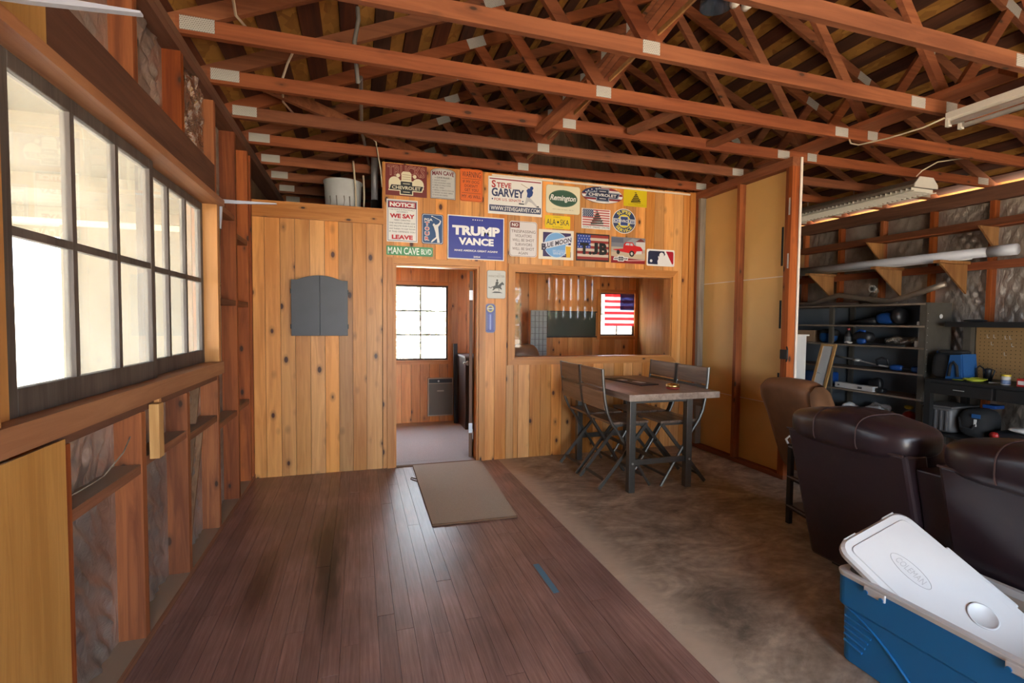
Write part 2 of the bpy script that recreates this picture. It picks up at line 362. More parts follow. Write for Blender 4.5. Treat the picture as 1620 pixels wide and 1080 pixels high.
gusset_mat()
cloth_mat('flag_red', (0.42, 0.025, 0.032))
cloth_mat('flag_white', (0.62, 0.60, 0.57))
cloth_mat('flag_blue', (0.055, 0.060, 0.23))
flat('galv_wall', (0.50, 0.51, 0.53), 0.45, 0.6, noise=0.15, nscale=40)
flat('bracket_grey', (0.42, 0.44, 0.52), 0.5, 0.1)
flat('hardboard', (0.66, 0.395, 0.132), 0.42, noise=0.10, nscale=3, spec=0.35)
flat('white_edge', (0.75, 0.66, 0.56), 0.7)
flat('drywall', (0.62, 0.58, 0.52), 0.8)
flat('carpet', (0.42, 0.40, 0.40), 0.95, noise=0.22, nscale=120, bump=0.5)
flat('rug', (0.44, 0.36, 0.275), 0.95, noise=0.22, nscale=160, bump=0.4)
flat('rug_edge', (0.16, 0.085, 0.045), 0.9)
flat('black_metal', (0.030, 0.029, 0.028), 0.42, 0.5)
flat('steel_leg', (0.14, 0.13, 0.115), 0.40, 0.75, noise=0.15, nscale=30)
flat('brass', (0.70, 0.45, 0.16), 0.25, 0.95)
flat('red_enamel', (0.30, 0.04, 0.025), 0.35)
flat('dart_grey', (0.060, 0.064, 0.075), 0.42, noise=0.22, nscale=6)
flat('black_plastic', (0.014, 0.014, 0.016), 0.45)
flat('black_cloth', (0.016, 0.016, 0.017), 0.9, noise=0.3, nscale=90)
flat('blue_plastic', (0.010, 0.060, 0.25), 0.35)
flat('blue_cloth', (0.010, 0.085, 0.26), 0.8, noise=0.15, nscale=60)
flat('white_plastic', (0.70, 0.70, 0.69), 0.4)
flat('white_paint', (0.74, 0.71, 0.66), 0.45)
flat('fixture_white', (0.66, 0.62, 0.54), 0.45, noise=0.08, nscale=12)
flat('fixture_dusty', (0.20, 0.165, 0.13), 0.7, noise=0.35, nscale=40)
flat('cooler_blue', (0.012, 0.165, 0.44), 0.38, noise=0.06, nscale=4)
flat('cooler_white', (0.62, 0.62, 0.63), 0.42, noise=0.05, nscale=9)
flat('cooler_inside', (0.50, 0.42, 0.35), 0.5)
flat('leather_dark', (0.024, 0.014, 0.019), 0.33, noise=0.25, nscale=14, bump=0.10, spec=0.6)
flat('leather_seam', (0.055, 0.030, 0.028), 0.5)
flat('leather_brown', (0.21, 0.098, 0.046), 0.48, noise=0.3, nscale=10, bump=0.12)
flat('shelf_steel', (0.10, 0.088, 0.070), 0.55, 0.3, noise=0.25, nscale=10)
flat('shelf_back', (0.15, 0.175, 0.20), 0.6, 0.2, noise=0.2, nscale=4)
flat('bench_black', (0.012, 0.012, 0.012), 0.5)
flat('pegboard', (0.30, 0.175, 0.065), 0.7, noise=0.06, nscale=6)
flat('dark_hole', (0.01, 0.008, 0.006), 0.9)
flat('bin_grey', (0.115, 0.112, 0.112), 0.45)
flat('cardboard', (0.33, 0.205, 0.115), 0.8, noise=0.1, nscale=6)
flat('red_plastic', (0.45, 0.022, 0.018), 0.4)
flat('yellow_plastic', (0.62, 0.46, 0.03), 0.4)
flat('lime_cord', (0.42, 0.46, 0.03), 0.5)
flat('paper_white', (0.66, 0.65, 0.62), 0.7)
flat('pvc', (0.55, 0.56, 0.60), 0.4)
flat('exhaust', (0.36, 0.29, 0.22), 0.5, 0.7, noise=0.3, nscale=12)
flat('cable_white', (0.62, 0.52, 0.38), 0.6)
flat('cable_grey', (0.22, 0.20, 0.18), 0.6)
flat('lamp_blue', (0.16, 0.20, 0.26), 0.22, 0.8)
flat('tape_blue', (0.10, 0.24, 0.36), 0.65)
flat('bucket_white', (0.52, 0.53, 0.53), 0.6, noise=0.12, nscale=7)
flat('heater_grey', (0.14, 0.13, 0.105), 0.5, 0.2)
flat('heater_rim', (0.42, 0.38, 0.30), 0.5, 0.2)
flat('safe_dark', (0.040, 0.026, 0.022), 0.45)
flat('safe_top', (0.22, 0.23, 0.26), 0.35)
flat('door_brown', (0.150, 0.065, 0.028), 0.5, noise=0.15, nscale=5)
flat('green_board', (0.042, 0.052, 0.030), 0.45)
flat('screen_grey', (0.30, 0.33, 0.31), 0.6, noise=0.2, nscale=30)
flat('cream_paint', (0.235, 0.20, 0.135), 0.8)
flat('outdoor_dirt', (0.50, 0.43, 0.34), 0.95, noise=0.25, nscale=1.2)
flat('patio', (0.52, 0.50, 0.47), 0.9, noise=0.15, nscale=2)
flat('leaf_green', (0.16, 0.24, 0.06), 0.7, noise=0.3, nscale=2)
flat('leaf_grey', (0.20, 0.23, 0.15), 0.7, noise=0.3, nscale=2)
flat('bark', (0.16, 0.11, 0.075), 0.9, noise=0.3, nscale=8)
flat('siding', (0.40, 0.33, 0.24), 0.8, noise=0.1, nscale=4)
flat('shingle', (0.10, 0.09, 0.085), 0.9)
M = MATS


def colmat(rgb):
    k = 'paint_%02x%02x%02x' % tuple(rgb)
    if k not in MATS:
        flat(k, srgb(rgb), 0.38)
    return MATS[k]


# ------------------------------------------------------------------ mesh helpers
class MB:
    def __init__(s):
        s.v = []; s.f = []; s.mi = []; s.cm = 0

    def add(s, vs, fs):
        o = len(s.v); s.v += [tuple(v) for v in vs]
        for f in fs:
            s.f.append([i + o for i in f]); s.mi.append(s.cm)
        return s

    def box(s, x0, x1, y0, y1, z0, z1):
        v = [(x0, y0, z0), (x1, y0, z0), (x1, y1, z0), (x0, y1, z0), (x0, y0, z1), (x1, y0, z1), (x1, y1, z1), (x0, y1, z1)]
        return s.add(v, [(3, 2, 1, 0), (4, 5, 6, 7), (0, 1, 5, 4), (1, 2, 6, 5), (2, 3, 7, 6), (3, 0, 4, 7)])

    def beam(s, p, q, w, h, up=(0, 0, 1)):
        p = Vector(p); q = Vector(q); d = (q - p).normalized(); u = Vector(up)
        sd = d.cross(u)
        if sd.length < 1e-4: sd = d.cross(Vector((1, 0, 0)))
        sd.normalize(); u = sd.cross(d).normalized()
        v = []
        for c in (p, q):
            for a, b in ((-1, -1), (1, -1), (1, 1), (-1, 1)):
                v.append(c + sd * (a * w / 2) + u * (b * h / 2))
        return s.add(v, [(3, 2, 1, 0), (4, 5, 6, 7), (0, 1, 5, 4), (1, 2, 6, 5), (2, 3, 7, 6), (3, 0, 4, 7)])

    def tube(s, path, r, n=10, caps=True):
        P = [Vector(p) for p in path]; rs = r if isinstance(r, (list, tuple)) else [r] * len(P)
        rings = []; prev = None
        for i, p in enumerate(P):
            d = (P[min(i + 1, len(P) - 1)] - P[max(i - 1, 0)]).normalized()
            if prev is None:
                a = Vector((0, 0, 1)) if abs(d.z) < 0.9 else Vector((1, 0, 0))
                u = d.cross(a).normalized()
            else:
                u = (prev - d * prev.dot(d)).normalized()
            prev = u; w = d.cross(u)
            rings.append([p + (u * math.cos(2 * PI * k / n) + w * math.sin(2 * PI * k / n)) * rs[i] for k in range(n)])
        vs_ = [q for rg in rings for q in rg]; fs = []
        for i in range(len(P) - 1):
            for k in range(n):
                fs.append((i * n + k, i * n + (k + 1) % n, (i + 1) * n + (k + 1) % n, (i + 1) * n + k))
        if caps:
            fs.append(tuple(range(n - 1, -1, -1))); fs.append(tuple((len(P) - 1) * n + k for k in range(n)))
        return s.add(vs_, fs)

    def lathe(s, prof, c=(0, 0, 0), n=20, axis='Z'):
        vs_ = []
        for (r, h) in prof:
            for k in range(n):
                a = 2 * PI * k / n; x, y = r * math.cos(a), r * math.sin(a)
                p = (x, y, h) if axis == 'Z' else ((h, x, y) if axis == 'X' else (y, h, x))
                vs_.append((p[0] + c[0], p[1] + c[1], p[2] + c[2]))
        fs = []
        for i in range(len(prof) - 1):
            for k in range(n):
                fs.append((i * n + k, i * n + (k + 1) % n, (i + 1) * n + (k + 1) % n, (i + 1) * n + k))
        fs.append(tuple(range(n - 1, -1, -1))); fs.append(tuple((len(prof) - 1) * n + k for k in range(n)))
        return s.add(vs_, fs)

    def prism(s, poly, a0, a1, axis='Y'):
        """poly: 2-D outline; axis Y: (x,z); X: (y,z); Z: (x,y)"""
        n = len(poly)

        def P(p, a):
            return (p[0], a, p[1]) if axis == 'Y' else ((a, p[0], p[1]) if axis == 'X' else (p[0], p[1], a))
        vs_ = [P(p, a0) for p in poly] + [P(p, a1) for p in poly]
        fs = [tuple(range(n)), tuple(range(2 * n - 1, n - 1, -1))]
        for i in range(n):
            fs.append((i, i + n, (i + 1) % n + n, (i + 1) % n))
        return s.add(vs_, fs)

    def puff(s, c, size, e=3.0, nu=28, nv=16, fn=None):
        """super-ellipsoid cushion"""
        def sp(x, p): return math.copysign(abs(x) ** p, x)
        vs_ = []; q = 2.0 / e
        for j in range(nv + 1):
            ph = -PI / 2 + PI * j / nv
            for i in range(nu):
                th = 2 * PI * i / nu
                p = [sp(math.cos(ph), q) * sp(math.cos(th), q), sp(math.cos(ph), q) * sp(math.sin(th), q), sp(math.sin(ph), q)]
                p = [p[k] * size[k] / 2 for k in range(3)]
                if fn: p = fn(p)
                vs_.append((c[0] + p[0], c[1] + p[1], c[2] + p[2]))
        fs = []
        for j in range(nv):
            for i in range(nu):
                fs.append((j * nu + i, j * nu + (i + 1) % nu, (j + 1) * nu + (i + 1) % nu, (j + 1) * nu + i))
        return s.add(vs_, fs)

    def grid(s, fn, nu, nv):
        vs_ = [fn(i / nu, j / nv) for j in range(nv + 1) for i in range(nu + 1)]
        fs = []
        for j in range(nv):
            for i in range(nu):
                a = j * (nu + 1) + i
                fs.append((a, a + 1, a + nu + 2, a + nu + 1))
        return s.add(vs_, fs)

    def build(s, name, mat, parent=None, smooth=False, loc=None, world=True, bevel=0, subd=0, center=True):
        """geometry given in world space (world=True) or in the parent's own space"""
        off = Vector((0, 0, 0))
        if parent is not None and world: off = wloc(parent)
        vv = [Vector(v) - off for v in s.v]
        org = Vector((0, 0, 0))
        if center and vv:
            mn = [min(v[k] for v in vv) for k in range(3)]; mx = [max(v[k] for v in vv) for k in range(3)]
            org = Vector([(mn[k] + mx[k]) / 2 for k in range(3)]); org.z = mn[2]
            vv = [v - org for v in vv]
        me = bpy.data.meshes.new(name); me.from_pydata(vv, [], s.f); me.update()
        mats = mat if isinstance(mat, (list, tuple)) else [mat]
        for m in mats: me.materials.append(M[m] if isinstance(m, str) else m)
        if len(mats) > 1: me.polygons.foreach_set('material_index', s.mi)
        if smooth: me.polygons.foreach_set('use_smooth', [True] * len(me.polygons))
        o = bpy.data.objects.new(name, me); COL.objects.link(o)
        o.location = org if loc is None else loc
        if parent is not None: o.parent = parent
        if bevel:
            b = o.modifiers.new('bevel', 'BEVEL'); b.width = bevel; b.segments = 2; b.limit_method = 'ANGLE'; b.angle_limit = 0.7
        if subd:
            b = o.modifiers.new('sub', 'SUBSURF'); b.levels = subd; b.render_levels = subd
        return o


def wloc(o):
    p = Vector((0, 0, 0))
    while o is not None:
        p += o.location; o = o.parent
    return p


_bc = {}


def bo(name, mat, parent, x0, x1, y0, y1, z0, z1):
    """a box piece in world space; alike pieces share one mesh"""
    d = (round(x1 - x0, 4), round(y1 - y0, 4), round(z1 - z0, 4)); k = (d, mat)
    if k not in _bc:
        me = bpy.data.meshes.new(name); b = MB(); b.box(-d[0] / 2, d[0] / 2, -d[1] / 2, d[1] / 2, -d[2] / 2, d[2] / 2)
        me.from_pydata(b.v, [], b.f); me.materials.append(M[mat]); _bc[k] = me
    o = bpy.data.objects.new(name, _bc[k]); COL.objects.link(o)
    c = Vector(((x0 + x1) / 2, (y0 + y1) / 2, (z0 + z1) / 2))
    o.location = c - (wloc(parent) if parent is not None else Vector((0, 0, 0)))
    if parent is not None: o.parent = parent
    return o


def bb(name, mat, parent, *bx, bevel=0.004):
    return MB().box(*bx).build(name, mat, parent, bevel=bevel)


def tag(o, label, cat=None, group=None, kind=None):
    o['label'] = label
    if cat: o['category'] = cat
    if group: o['group'] = group
    if kind: o['kind'] = kind
    return o


def thing(name, label, cat, loc=(0, 0, 0), rz=0.0, group=None):
    o = bpy.data.objects.new(name, None); COL.objects.link(o); o.location = loc; o.rotation_euler = (0, 0, rz)
    o.empty_display_size = 0.1
    return tag(o, label, cat, group)


def struct(name, label, loc=(0, 0, 0)):
    o = bpy.data.objects.new(name, None); COL.objects.link(o); o.location = loc
    o['kind'] = 'structure'; o['label'] = label
    return o


def copy_tree(o, parent=None):
    c = o.copy(); COL.objects.link(c); c.parent = parent
    for ch in list(o.children): copy_tree(ch, c)
    return c


# ------------------------------------------------------------------ key dimensions
XL = -0.93      # room face of the left wall
XR = 6.80       # room face of the right wall
D = 5.06        # room face of the pine wall
YB = 7.20       # office back wall
YF = -3.0       # front wall with the open garage door
XW = 1.433      # where the plank floor meets the concrete
ZC = 3.06       # underside of the truss bottom chords
RIDGE = 2.935
SL = 0.43


def ztc(x):     # centre line of the truss top chords
    return 3.13 + SL * ((x + 0.93) if x < RIDGE else (6.80 - x))


#@@STRUCT
# ================================================================== SETTING
# ---- plank floor: every board a piece
fl = struct('floor', 'worn reddish brown plank floor between the stud wall and the concrete')
pw = (XW - XL) / 28
for i in range(28):
    y = 0.7 - random.random() * 0.5
    while y < D - 0.01:
        ln = random.choice((0.9, 1.3, 1.7, 2.1, 2.6)); y1 = min(y + ln, D)
        if D - y1 < 0.35: y1 = D
        dz = random.choice((0.0, 0.0, 0.0008, -0.0008))
        bo('floor_board', 'floor_plank', fl, XL + i * pw + 0.0008, XL + (i + 1) * pw - 0.0008, y + 0.0008, y1 - 0.0008, -0.022, dz)
        y = y1
bo('floor_underlay', 'rug_edge', fl, XL - 0.14, XW, 0.0, D + 0.14, -0.16, -0.023)
bo('floor_apron', 'floor_plank', fl, XL - 0.14, XW, YF, 0.15, -0.14, -0.002)
slab = MB().box(XW, 7.2, YF, D + 0.15, -0.16, -0.004).box(4.55, 7.2, D + 0.15, 7.5, -0.16, -0.004).build('floor_concrete', 'concrete', center=False)
tag(slab, 'stained grey brown concrete floor slab under the table and sofa', kind='structure')
carp = MB().box(XL, 4.55, D + 0.15, YB + 0.1, -0.16, 0.004).box(0.36, 1.25, D + 0.005, D + 0.15, -0.16, 0.003).build('floor_carpet', 'carpet', center=False)
tag(carp, 'blue grey carpet in the small room behind the doorway', kind='structure')
bo('trim_1', 'rug_edge', None, 0.36, 1.26, D - 0.02, D + 0.03, -0.01, 0.009)
tag(bpy.data.objects['trim_1'], 'thin worn wooden threshold strip across the doorway floor', kind='structure')

# ---- left wall: open studs with foil batts
wl = struct('wall_left', 'open stud wall with foil insulation and a long dark window')
WY0, WY1 = 1.80, 3.81        # window opening
WZ0, WZ1 = 1.20, 2.27
XO = XL - 0.14
bo('sill_plate', 'stud_y', wl, XO, XL, 1.0, D, 0.0, 0.042)
bo('top_plate', 'beam_y', wl, XO, XL, YF, D + 2.3, 2.965, 3.010)
bo('top_plate', 'beam_y', wl, XO, XL, YF, D + 2.3, 3.012, 3.058)
studs = [1.96, 2.57, 3.18, 3.815, 4.40, 4.985]
for y in studs:
    if y < 3.7:
        bo('stud', 'stud_z', wl, XO, XL, y, y + 0.045, 0.042, 1.075)
        bo('cripple_stud', 'stud_z', wl, XO, XL, y, y + 0.045, 2.535, 2.965)
    else:
        bo('stud', 'stud_z', wl, XO, XL, y, y + 0.045, 0.042, 2.965)
bo('stud', 'stud_z', wl, XO, XL, 4.86, 4.90, 0.042, 2.965)
bo('stud', 'stud_z', wl, XO, XL, 1.53, 1.60, 0.042, 2.965)
bo('header_beam', 'beam_y', wl, XO + 0.01, XL + 0.002, 1.93, 3.815, 2.315, 2.533)
bo('rough_sill', 'beam_y', wl, XO, XL - 0.004, 1.96, 3.815, 1.076, 1.118)
for (y0, y1, z) in ((2.005, 2.57, 0.80), (2.615, 3.18, 0.82), (3.225, 3.815, 0.79), (3.86, 4.40, 0.72), (3.86, 4.40, 1.60), (4.445, 4.86, 1.60), (4.445, 4.86, 0.74), (3.86, 4.40, 2.27), (4.445, 4.86, 2.14)):
    bo('blocking', 'stud_y', wl, XO, XL - 0.006, y0, y1, z, z + 0.042)
for (p, q) in (((-1.02, 3.26, 0.05), (-1.02, 3.62, 1.06)), ((-1.03, 3.40, 0.05), (-1.03, 3.72, 0.78)), ((-1.02, 4.08, 1.66), (-1.02, 4.20, 2.26)), ((-1.02, 3.98, 1.66), (-1.02, 4.05, 2.26))):
    MB().beam(p, q, 0.02, 0.07, (1, 0, 0)).build('brace_board', 'old_board', wl)
bo('outer_sheathing', 'old_board', wl, XO - 0.03, XO - 0.002, YF, WY0, 0.0, 3.06)
bo('outer_sheathing', 'old_board', wl, XO - 0.03, XO - 0.002, WY1, D + 2.4, 0.0, 3.06)
bo('outer_sheathing', 'old_board', wl, XO - 0.03, XO - 0.002, WY0, WY1, 0.0, WZ0 - 0.08)
bo('outer_sheathing', 'old_board', wl, XO - 0.03, XO - 0.002, WY0, WY1, WZ1 + 0.04, 3.06)


def batt(name, x, y0, y1, z0, z1, depth=0.02, mat='foil', parent=None, seed=0, sgn=1):
    rn = random.Random(seed)
    ph = [(rn.uniform(10, 45), rn.uniform(8, 42) * rn.choice((1, 1, -1)), rn.uniform(0, 6.3), rn.uniform(0.25, 0.9)) for _ in range(7)]

    def fn(u, v):
        y = y0 + (y1 - y0) * u; z = z0 + (z1 - z0) * v
        w = sum(a * (1 - 2 * abs(math.sin(kx * y * 0.9 + kz * z * 0.75 + p + 0.8 * math.sin(3 * z + 5 * y + p)))) for kx, kz, p, a in ph) / 3.0
        edge = min(1, min(u, 1 - u) * 7)
        bulge = math.sin(PI * u) * 0.6
        return (x + sgn * (depth * bulge + min(depth, 0.026) * 0.95 * w * edge), y, z)
    nu = 36; nv = max(12, int(36 * (z1 - z0) / (y1 - y0)))
    return MB().grid(fn, nu, min(nv, 90)).build(name, mat, parent, smooth=True)


k = 0
for (y0, y1) in ((2.005, 2.57), (2.615, 3.18), (3.225, 3.815)):
    k += 1
    batt('foil_batt', XL - 0.105, y0, y1, 0.04, 0.80, 0.022, 'foil', wl, k)
    batt('foil_batt', XL - 0.105, y0, y1, 0.84, 1.08, 0.022, 'foil', wl, 20 + k)
batt('foil_batt', XL - 0.110, 3.86, 4.40, 0.04, 2.965, 0.02, 'foil_dusty', wl, 31)
batt('foil_batt', XL - 0.110, 4.445, 4.86, 0.04, 2.965, 0.02, 'foil_dusty', wl, 32)
for (y0, y1, s, d, mt) in ((1.945, 1.96, 41, 0.005, 'foil'), (2.005, 2.57, 42, 0.03, 'foil'), (2.615, 3.18, 43, 0.035, 'foil'), (3.225, 3.815, 44, 0.085, 'foil_bright')):
    if s != 41: batt('foil_batt', XL - (0.09 if s != 44 else 0.06), y0, y1, 2.535 if s != 44 else 2.54, 2.965, d, mt, wl, s)
# plywood sheets on the near end of the wall
for (y0, y1) in ((0.6, 1.08), (1.084, 1.555), (1.559, 1.955)):
    bo('plywood_sheet', 'ply_panel', wl, XL + 0.002, XL + 0.010, y0, y1, 0.0, 1.10)
bo('plywood_sheet', 'ply_panel', wl, XL - 0.01, XL + 0.004, 1.2, 1.93, 2.315, 2.97)
batt('foil_scrap', XL - 0.02, 3.87, 3.97, 1.655, 1.78, 0.03, 'foil_bright', wl, 51)
batt('foil_scrap', XL - 0.03, 4.45, 4.53, 0.765, 0.84, 0.02, 'foil_bright', wl, 52)
batt('foil_scrap', XL - 0.03, 3.90, 3.97, 0.30, 0.36, 0.02, 'foil_bright', wl, 53)
MB().tube([(-0.99, 2.03, 0.86), (-0.96, 2.2, 0.875), (-0.97, 2.32, 0.87), (-0.95, 2.44, 0.93), (-0.97, 2.56, 0.97)], 0.003, 6).build('paper_strip', 'grey_wood', wl)

# window in the left wall: two sashes of six panes
w1 = struct('window_1', 'long window of two dark six pane sashes with dusty glass', (XL, 2.8, 1.1))
bo('window_sill', 'sill_y', w1, XL - 0.10, XL + 0.028, 1.60, 3.87, 1.118, 1.200)
bo('head_trim', 'sill_y', w1, XL - 0.10, XL + 0.045, 1.30, 3.87, 2.272, 2.312)
bo('jamb', 'jamb_z', w1, XL - 0.10, XL + 0.012, 3.812, 3.866, 1.200, 2.272)
bo('jamb', 'jamb_z', w1, XL - 0.10, XL - 0.034, 1.64, 1.774, 1.200, 2.272)
bo('casing', 'jamb_z', w1, XL - 0.01, XL + 0.012, 1.50, 1.655, 1.200, 2.272)


def sash(x, y0, y1):
    t = 0.018
    s = MB().box(x - t, x + t, y0, y0 + 0.045, WZ0, WZ1).box(x - t, x + t, y1 - 0.045, y1, WZ0, WZ1)
    s.box(x - t, x + t, y0 + 0.045, y1 - 0.045, WZ0, WZ0 + 0.085).box(x - t, x + t, y0 + 0.045, y1 - 0.045, WZ1 - 0.05, WZ1)
    o = s.build('sash', 'window_dark', w1, bevel=0.003)
    ya, yb, za, zb = y0 + 0.045, y1 - 0.045, WZ0 + 0.085, WZ1 - 0.05
    zm = 1.752
    for q in (1, 2):
        yy = ya + (yb - ya) * q / 3
        bo('muntin', 'window_dark', o, x - t + 0.004, x + t - 0.002, yy - 0.014, yy + 0.014, za, zb)
    bo('muntin', 'window_dark', o, x - t + 0.005, x + t - 0.003, ya, yb, zm - 0.014, zm + 0.014)
    for q in range(3):
        for (a, b) in ((za, zm - 0.014), (zm + 0.014, zb)):
            bo('pane', 'glass_dusty', o, x - 0.002, x + 0.002, ya + (yb - ya) * q / 3 + (0.014 if q else 0), ya + (yb - ya) * (q + 1) / 3 - (0.014 if q < 2 else 0), a, b)


sash(XL - 0.055, 1.775, 2.875)
sash(XL - 0.092, 2.86, 3.81)

# ---- pine wall
wb_ = struct('wall_back', 'knotty pine board wall hung with signs beside the doorway', (0, D, 0))
DX0, DX1, DZ = 0.335, 1.215, 2.065         # door opening
GX0, GX1, GZ0, GZ1 = 1.600, 3.575, 1.095, 2.04   # glass opening
# low left part
xs = XL - 0.03; bw = 0.1288
n = 0
while xs < 0.225 - 0.03:
    x1 = min(xs + bw * random.uniform(0.97, 1.03), 0.225)
    if 0.225 - x1 < 0.05: x1 = 0.225
    bo('pine_board', 'pine', wb_, xs + 0.0018, x1 - 0.0018, D - random.choice((0, 0.0012, 0.002)), D + 0.018, 0.0, 2.44)
    xs = x1
bo('cap_board', 'pine_trim_h', wb_, XL - 0.03, 0.235, D - 0.022, D + 0.018, 2.44, 2.575)
bo('cap_board', 'pine_trim_h', wb_, XL - 0.03, 0.235, D - 0.022, D + 0.30, 2.576, 2.592)
# tall right part with door and glass
segs = []
xs = 0.228
while xs < 3.93:
    x1 = xs + 0.128 * random.uniform(0.95, 1.06)
    if 3.93 - x1 < 0.06: x1 = 3.93
    segs.append((xs, min(x1, 3.93))); xs = x1
for (x0, x1) in segs:
    cuts = sorted({x0, x1} | {c for c in (DX0, DX1, GX0, GX1) if x0 + 0.012 < c < x1 - 0.012})
    for a, b in zip(cuts, cuts[1:]):
        m = (a + b) / 2; yy = D - random.choice((0, 0.0012, 0.002))
        spans = [(0.0, 3.055)]
        if DX0 < m < DX1: spans = [(DZ, 3.055)]
        if GX0 < m < GX1: spans = [(0.0, GZ0), (GZ1, 3.055)]
        for (z0, z1) in spans:
            bo('pine_board', 'pine', wb_, a + 0.0018, b - 0.0018, yy, D + 0.018, z0, z1)
# stud core and inner face
for (x0, x1, z0, z1) in ((XL - 0.03, DX0, 0, 2.44), (0.24, DX0, 2.44, 3.05), (DX0, DX1, DZ, 3.05), (DX1, GX0, 0, 3.05), (GX0, GX1, 0, GZ0), (GX0, GX1, GZ1, 3.05), (GX1, 3.93, 0, 3.05)):
    bo('wall_core', 'old_board', wb_, x0, x1, D + 0.02, D + 0.118, z0, z1)
bo('inner_lining', 'pine', wb_, XL - 0.03, DX0 - 0.002, D + 0.12, D + 0.14, 0, 2.44)
bo('inner_lining', 'pine', wb_, DX1 + 0.002, GX0, D + 0.12, D + 0.14, 0, 2.44)
bo('inner_lining', 'pine', wb_, GX0, GX1, D + 0.12, D + 0.14, 0, GZ0)
bo('inner_lining', 'pine', wb_, GX1, 4.45, D + 0.12, D + 0.14, 0, 2.44)
bo('top_strip', 'white_edge', wb_, 1.34, 3.93, D - 0.016, D - 0.001, 3.020, 3.038)
bo('end_post', 'pine_trim_v', wb_, 3.80, 3.925, D - 0.022, D - 0.003, 0, 3.055)
bo('end_trim', 'pine_trim_v', wb_, 0.226, 0.246, D - 0.006, D + 0.1, 2.593, 3.055)

# doorway
d1 = struct('door_1', 'open doorway with pine casing and the door swung into the room', ((DX0 + DX1) / 2, D, 0))
bo('casing', 'pine_trim_v', d1, DX0 - 0.065, DX0 + 0.004, D - 0.020, D - 0.003, 0, DZ + 0.055)
bo('casing', 'pine_trim_v', d1, DX1 - 0.004, DX1 + 0.065, D - 0.020, D - 0.003, 0, DZ + 0.055)
bo('casing', 'pine_trim_h', d1, DX0 + 0.004, DX1 - 0.004, D - 0.020, D - 0.003, DZ, DZ + 0.055)
bo('jamb', 'pine_trim_v', d1, DX0 + 0.004, DX0 + 0.024, D - 0.002, D + 0.15, 0, DZ - 0.022)
bo('jamb', 'pine_trim_v', d1, DX1 - 0.024, DX1 - 0.004, D - 0.002, D + 0.15, 0, DZ - 0.022)
bo('jamb', 'pine_trim_h', d1, DX0 + 0.004, DX1 - 0.004, D - 0.002, D + 0.15, DZ - 0.022, DZ - 0.002)
leaf = MB().beam((DX1 - 0.058, D + 0.135, 1.02), (DX1 + 0.135, D + 0.985, 1.02), 0.036, 2.02).build('door_leaf', 'door_brown', d1, bevel=0.003)
for z in (0.28, 1.72):
    bo('hinge', 'galv_wall', d1, DX1 - 0.080, DX1 - 0.040, D + 0.120, D + 0.134, z, z + 0.105)
MB().lathe([(0.012, 0), (0.012, 0.03), (0.028, 0.04), (0.030, 0.06), (0.016, 0.075)], (DX1 + 0.02, D + 0.90, 0.97), 14, 'X').build('door_knob', 'galvanised', leaf, smooth=True)

# interior glass
w2 = struct('window_2', 'wide fixed pane in a mitred pine frame looking into the room behind', ((GX0 + GX1) / 2, D, 1))
fw = 0.072
for pl in ([(GX0 - fw, GZ0 - fw), (GX1 + fw, GZ0 - fw), (GX1, GZ0), (GX0, GZ0)], [(GX0 - fw, GZ1 + fw), (GX0, GZ1), (GX1, GZ1), (GX1 + fw, GZ1 + fw)]):
    MB().prism(pl, D - 0.026, D - 0.003, 'Y').build('frame_board', 'pine_trim_h', w2)
for pl in ([(GX0 - fw, GZ0 - fw), (GX0, GZ0), (GX0, GZ1), (GX0 - fw, GZ1 + fw)], [(GX1 + fw, GZ0 - fw), (GX1 + fw, GZ1 + fw), (GX1, GZ1), (GX1, GZ0)]):
    MB().prism(pl, D - 0.026, D - 0.003, 'Y').build('frame_board', 'pine_trim_v', w2)
bo('reveal', 'pine_trim_h', w2, GX0, GX1, D - 0.003, D + 0.14, GZ0, GZ0 + 0.012)
bo('reveal', 'pine_trim_h', w2, GX0, GX1, D - 0.003, D + 0.14, GZ1 - 0.012, GZ1)
bo('reveal', 'pine_trim_v', w2, GX0, GX0 + 0.012, D - 0.003, D + 0.14, GZ0 + 0.012, GZ1 - 0.012)
bo('reveal', 'pine_trim_v', w2, GX1 - 0.012, GX1, D - 0.003, D + 0.14, GZ0 + 0.012, GZ1 - 0.012)
bo('pane', 'glass_clear', w2, GX0 + 0.012, GX1 - 0.012, D + 0.040, D + 0.046, GZ0 + 0.012, GZ1 - 0.012)

# ---- office shell behind
wo_ = struct('wall_office', 'pine board walls of the small room seen through door and glass', (1.8, YB, 0))
wins = [(-0.74, 0.16, 0.915, 2.005), (0.455, 1.255, 0.915, 2.005), (3.74, 4.37, 1.27, 1.97)]  # first opening is an added, unseen window that brings more daylight into the room
xs = XL
while xs < 4.45 - 0.02:
    x1 = min(xs + random.uniform(0.12, 0.15), 4.45)
    cuts = sorted({xs, x1} | {c for w in wins for c in w[:2] if xs + 0.01 < c < x1 - 0.01})
    for a, b in zip(cuts, cuts[1:]):
        m = (a + b) / 2; sp = [(0.0, 2.45)]
        for w in wins:
            if w[0] < m < w[1]: sp = [(0.0, w[2]), (w[3], 2.45)]
        for z0, z1 in sp:
            bo('pine_board', 'pine', wo_, a + 0.0018, b - 0.0018, YB - random.choice((0, 0.002)), YB + 0.03, z0, z1)
    xs = x1
y = D + 0.14
while y < YB - 0.02:
    y1 = min(y + random.uniform(0.12, 0.15), YB - 0.003)
    bo('side_board', 'ply_panel', wo_, 4.45, 4.48, y + 0.001, y1 - 0.001, 0, 2.45)
    bo('side_board', 'pine', wo_, XL - 0.03, XL, y + 0.001, y1 - 0.001, 0, 2.45)
    y = y1
bo('outer_face', 'siding', wo_, 4.485, 4.55, D, YB + 0.1, 0, 2.5)
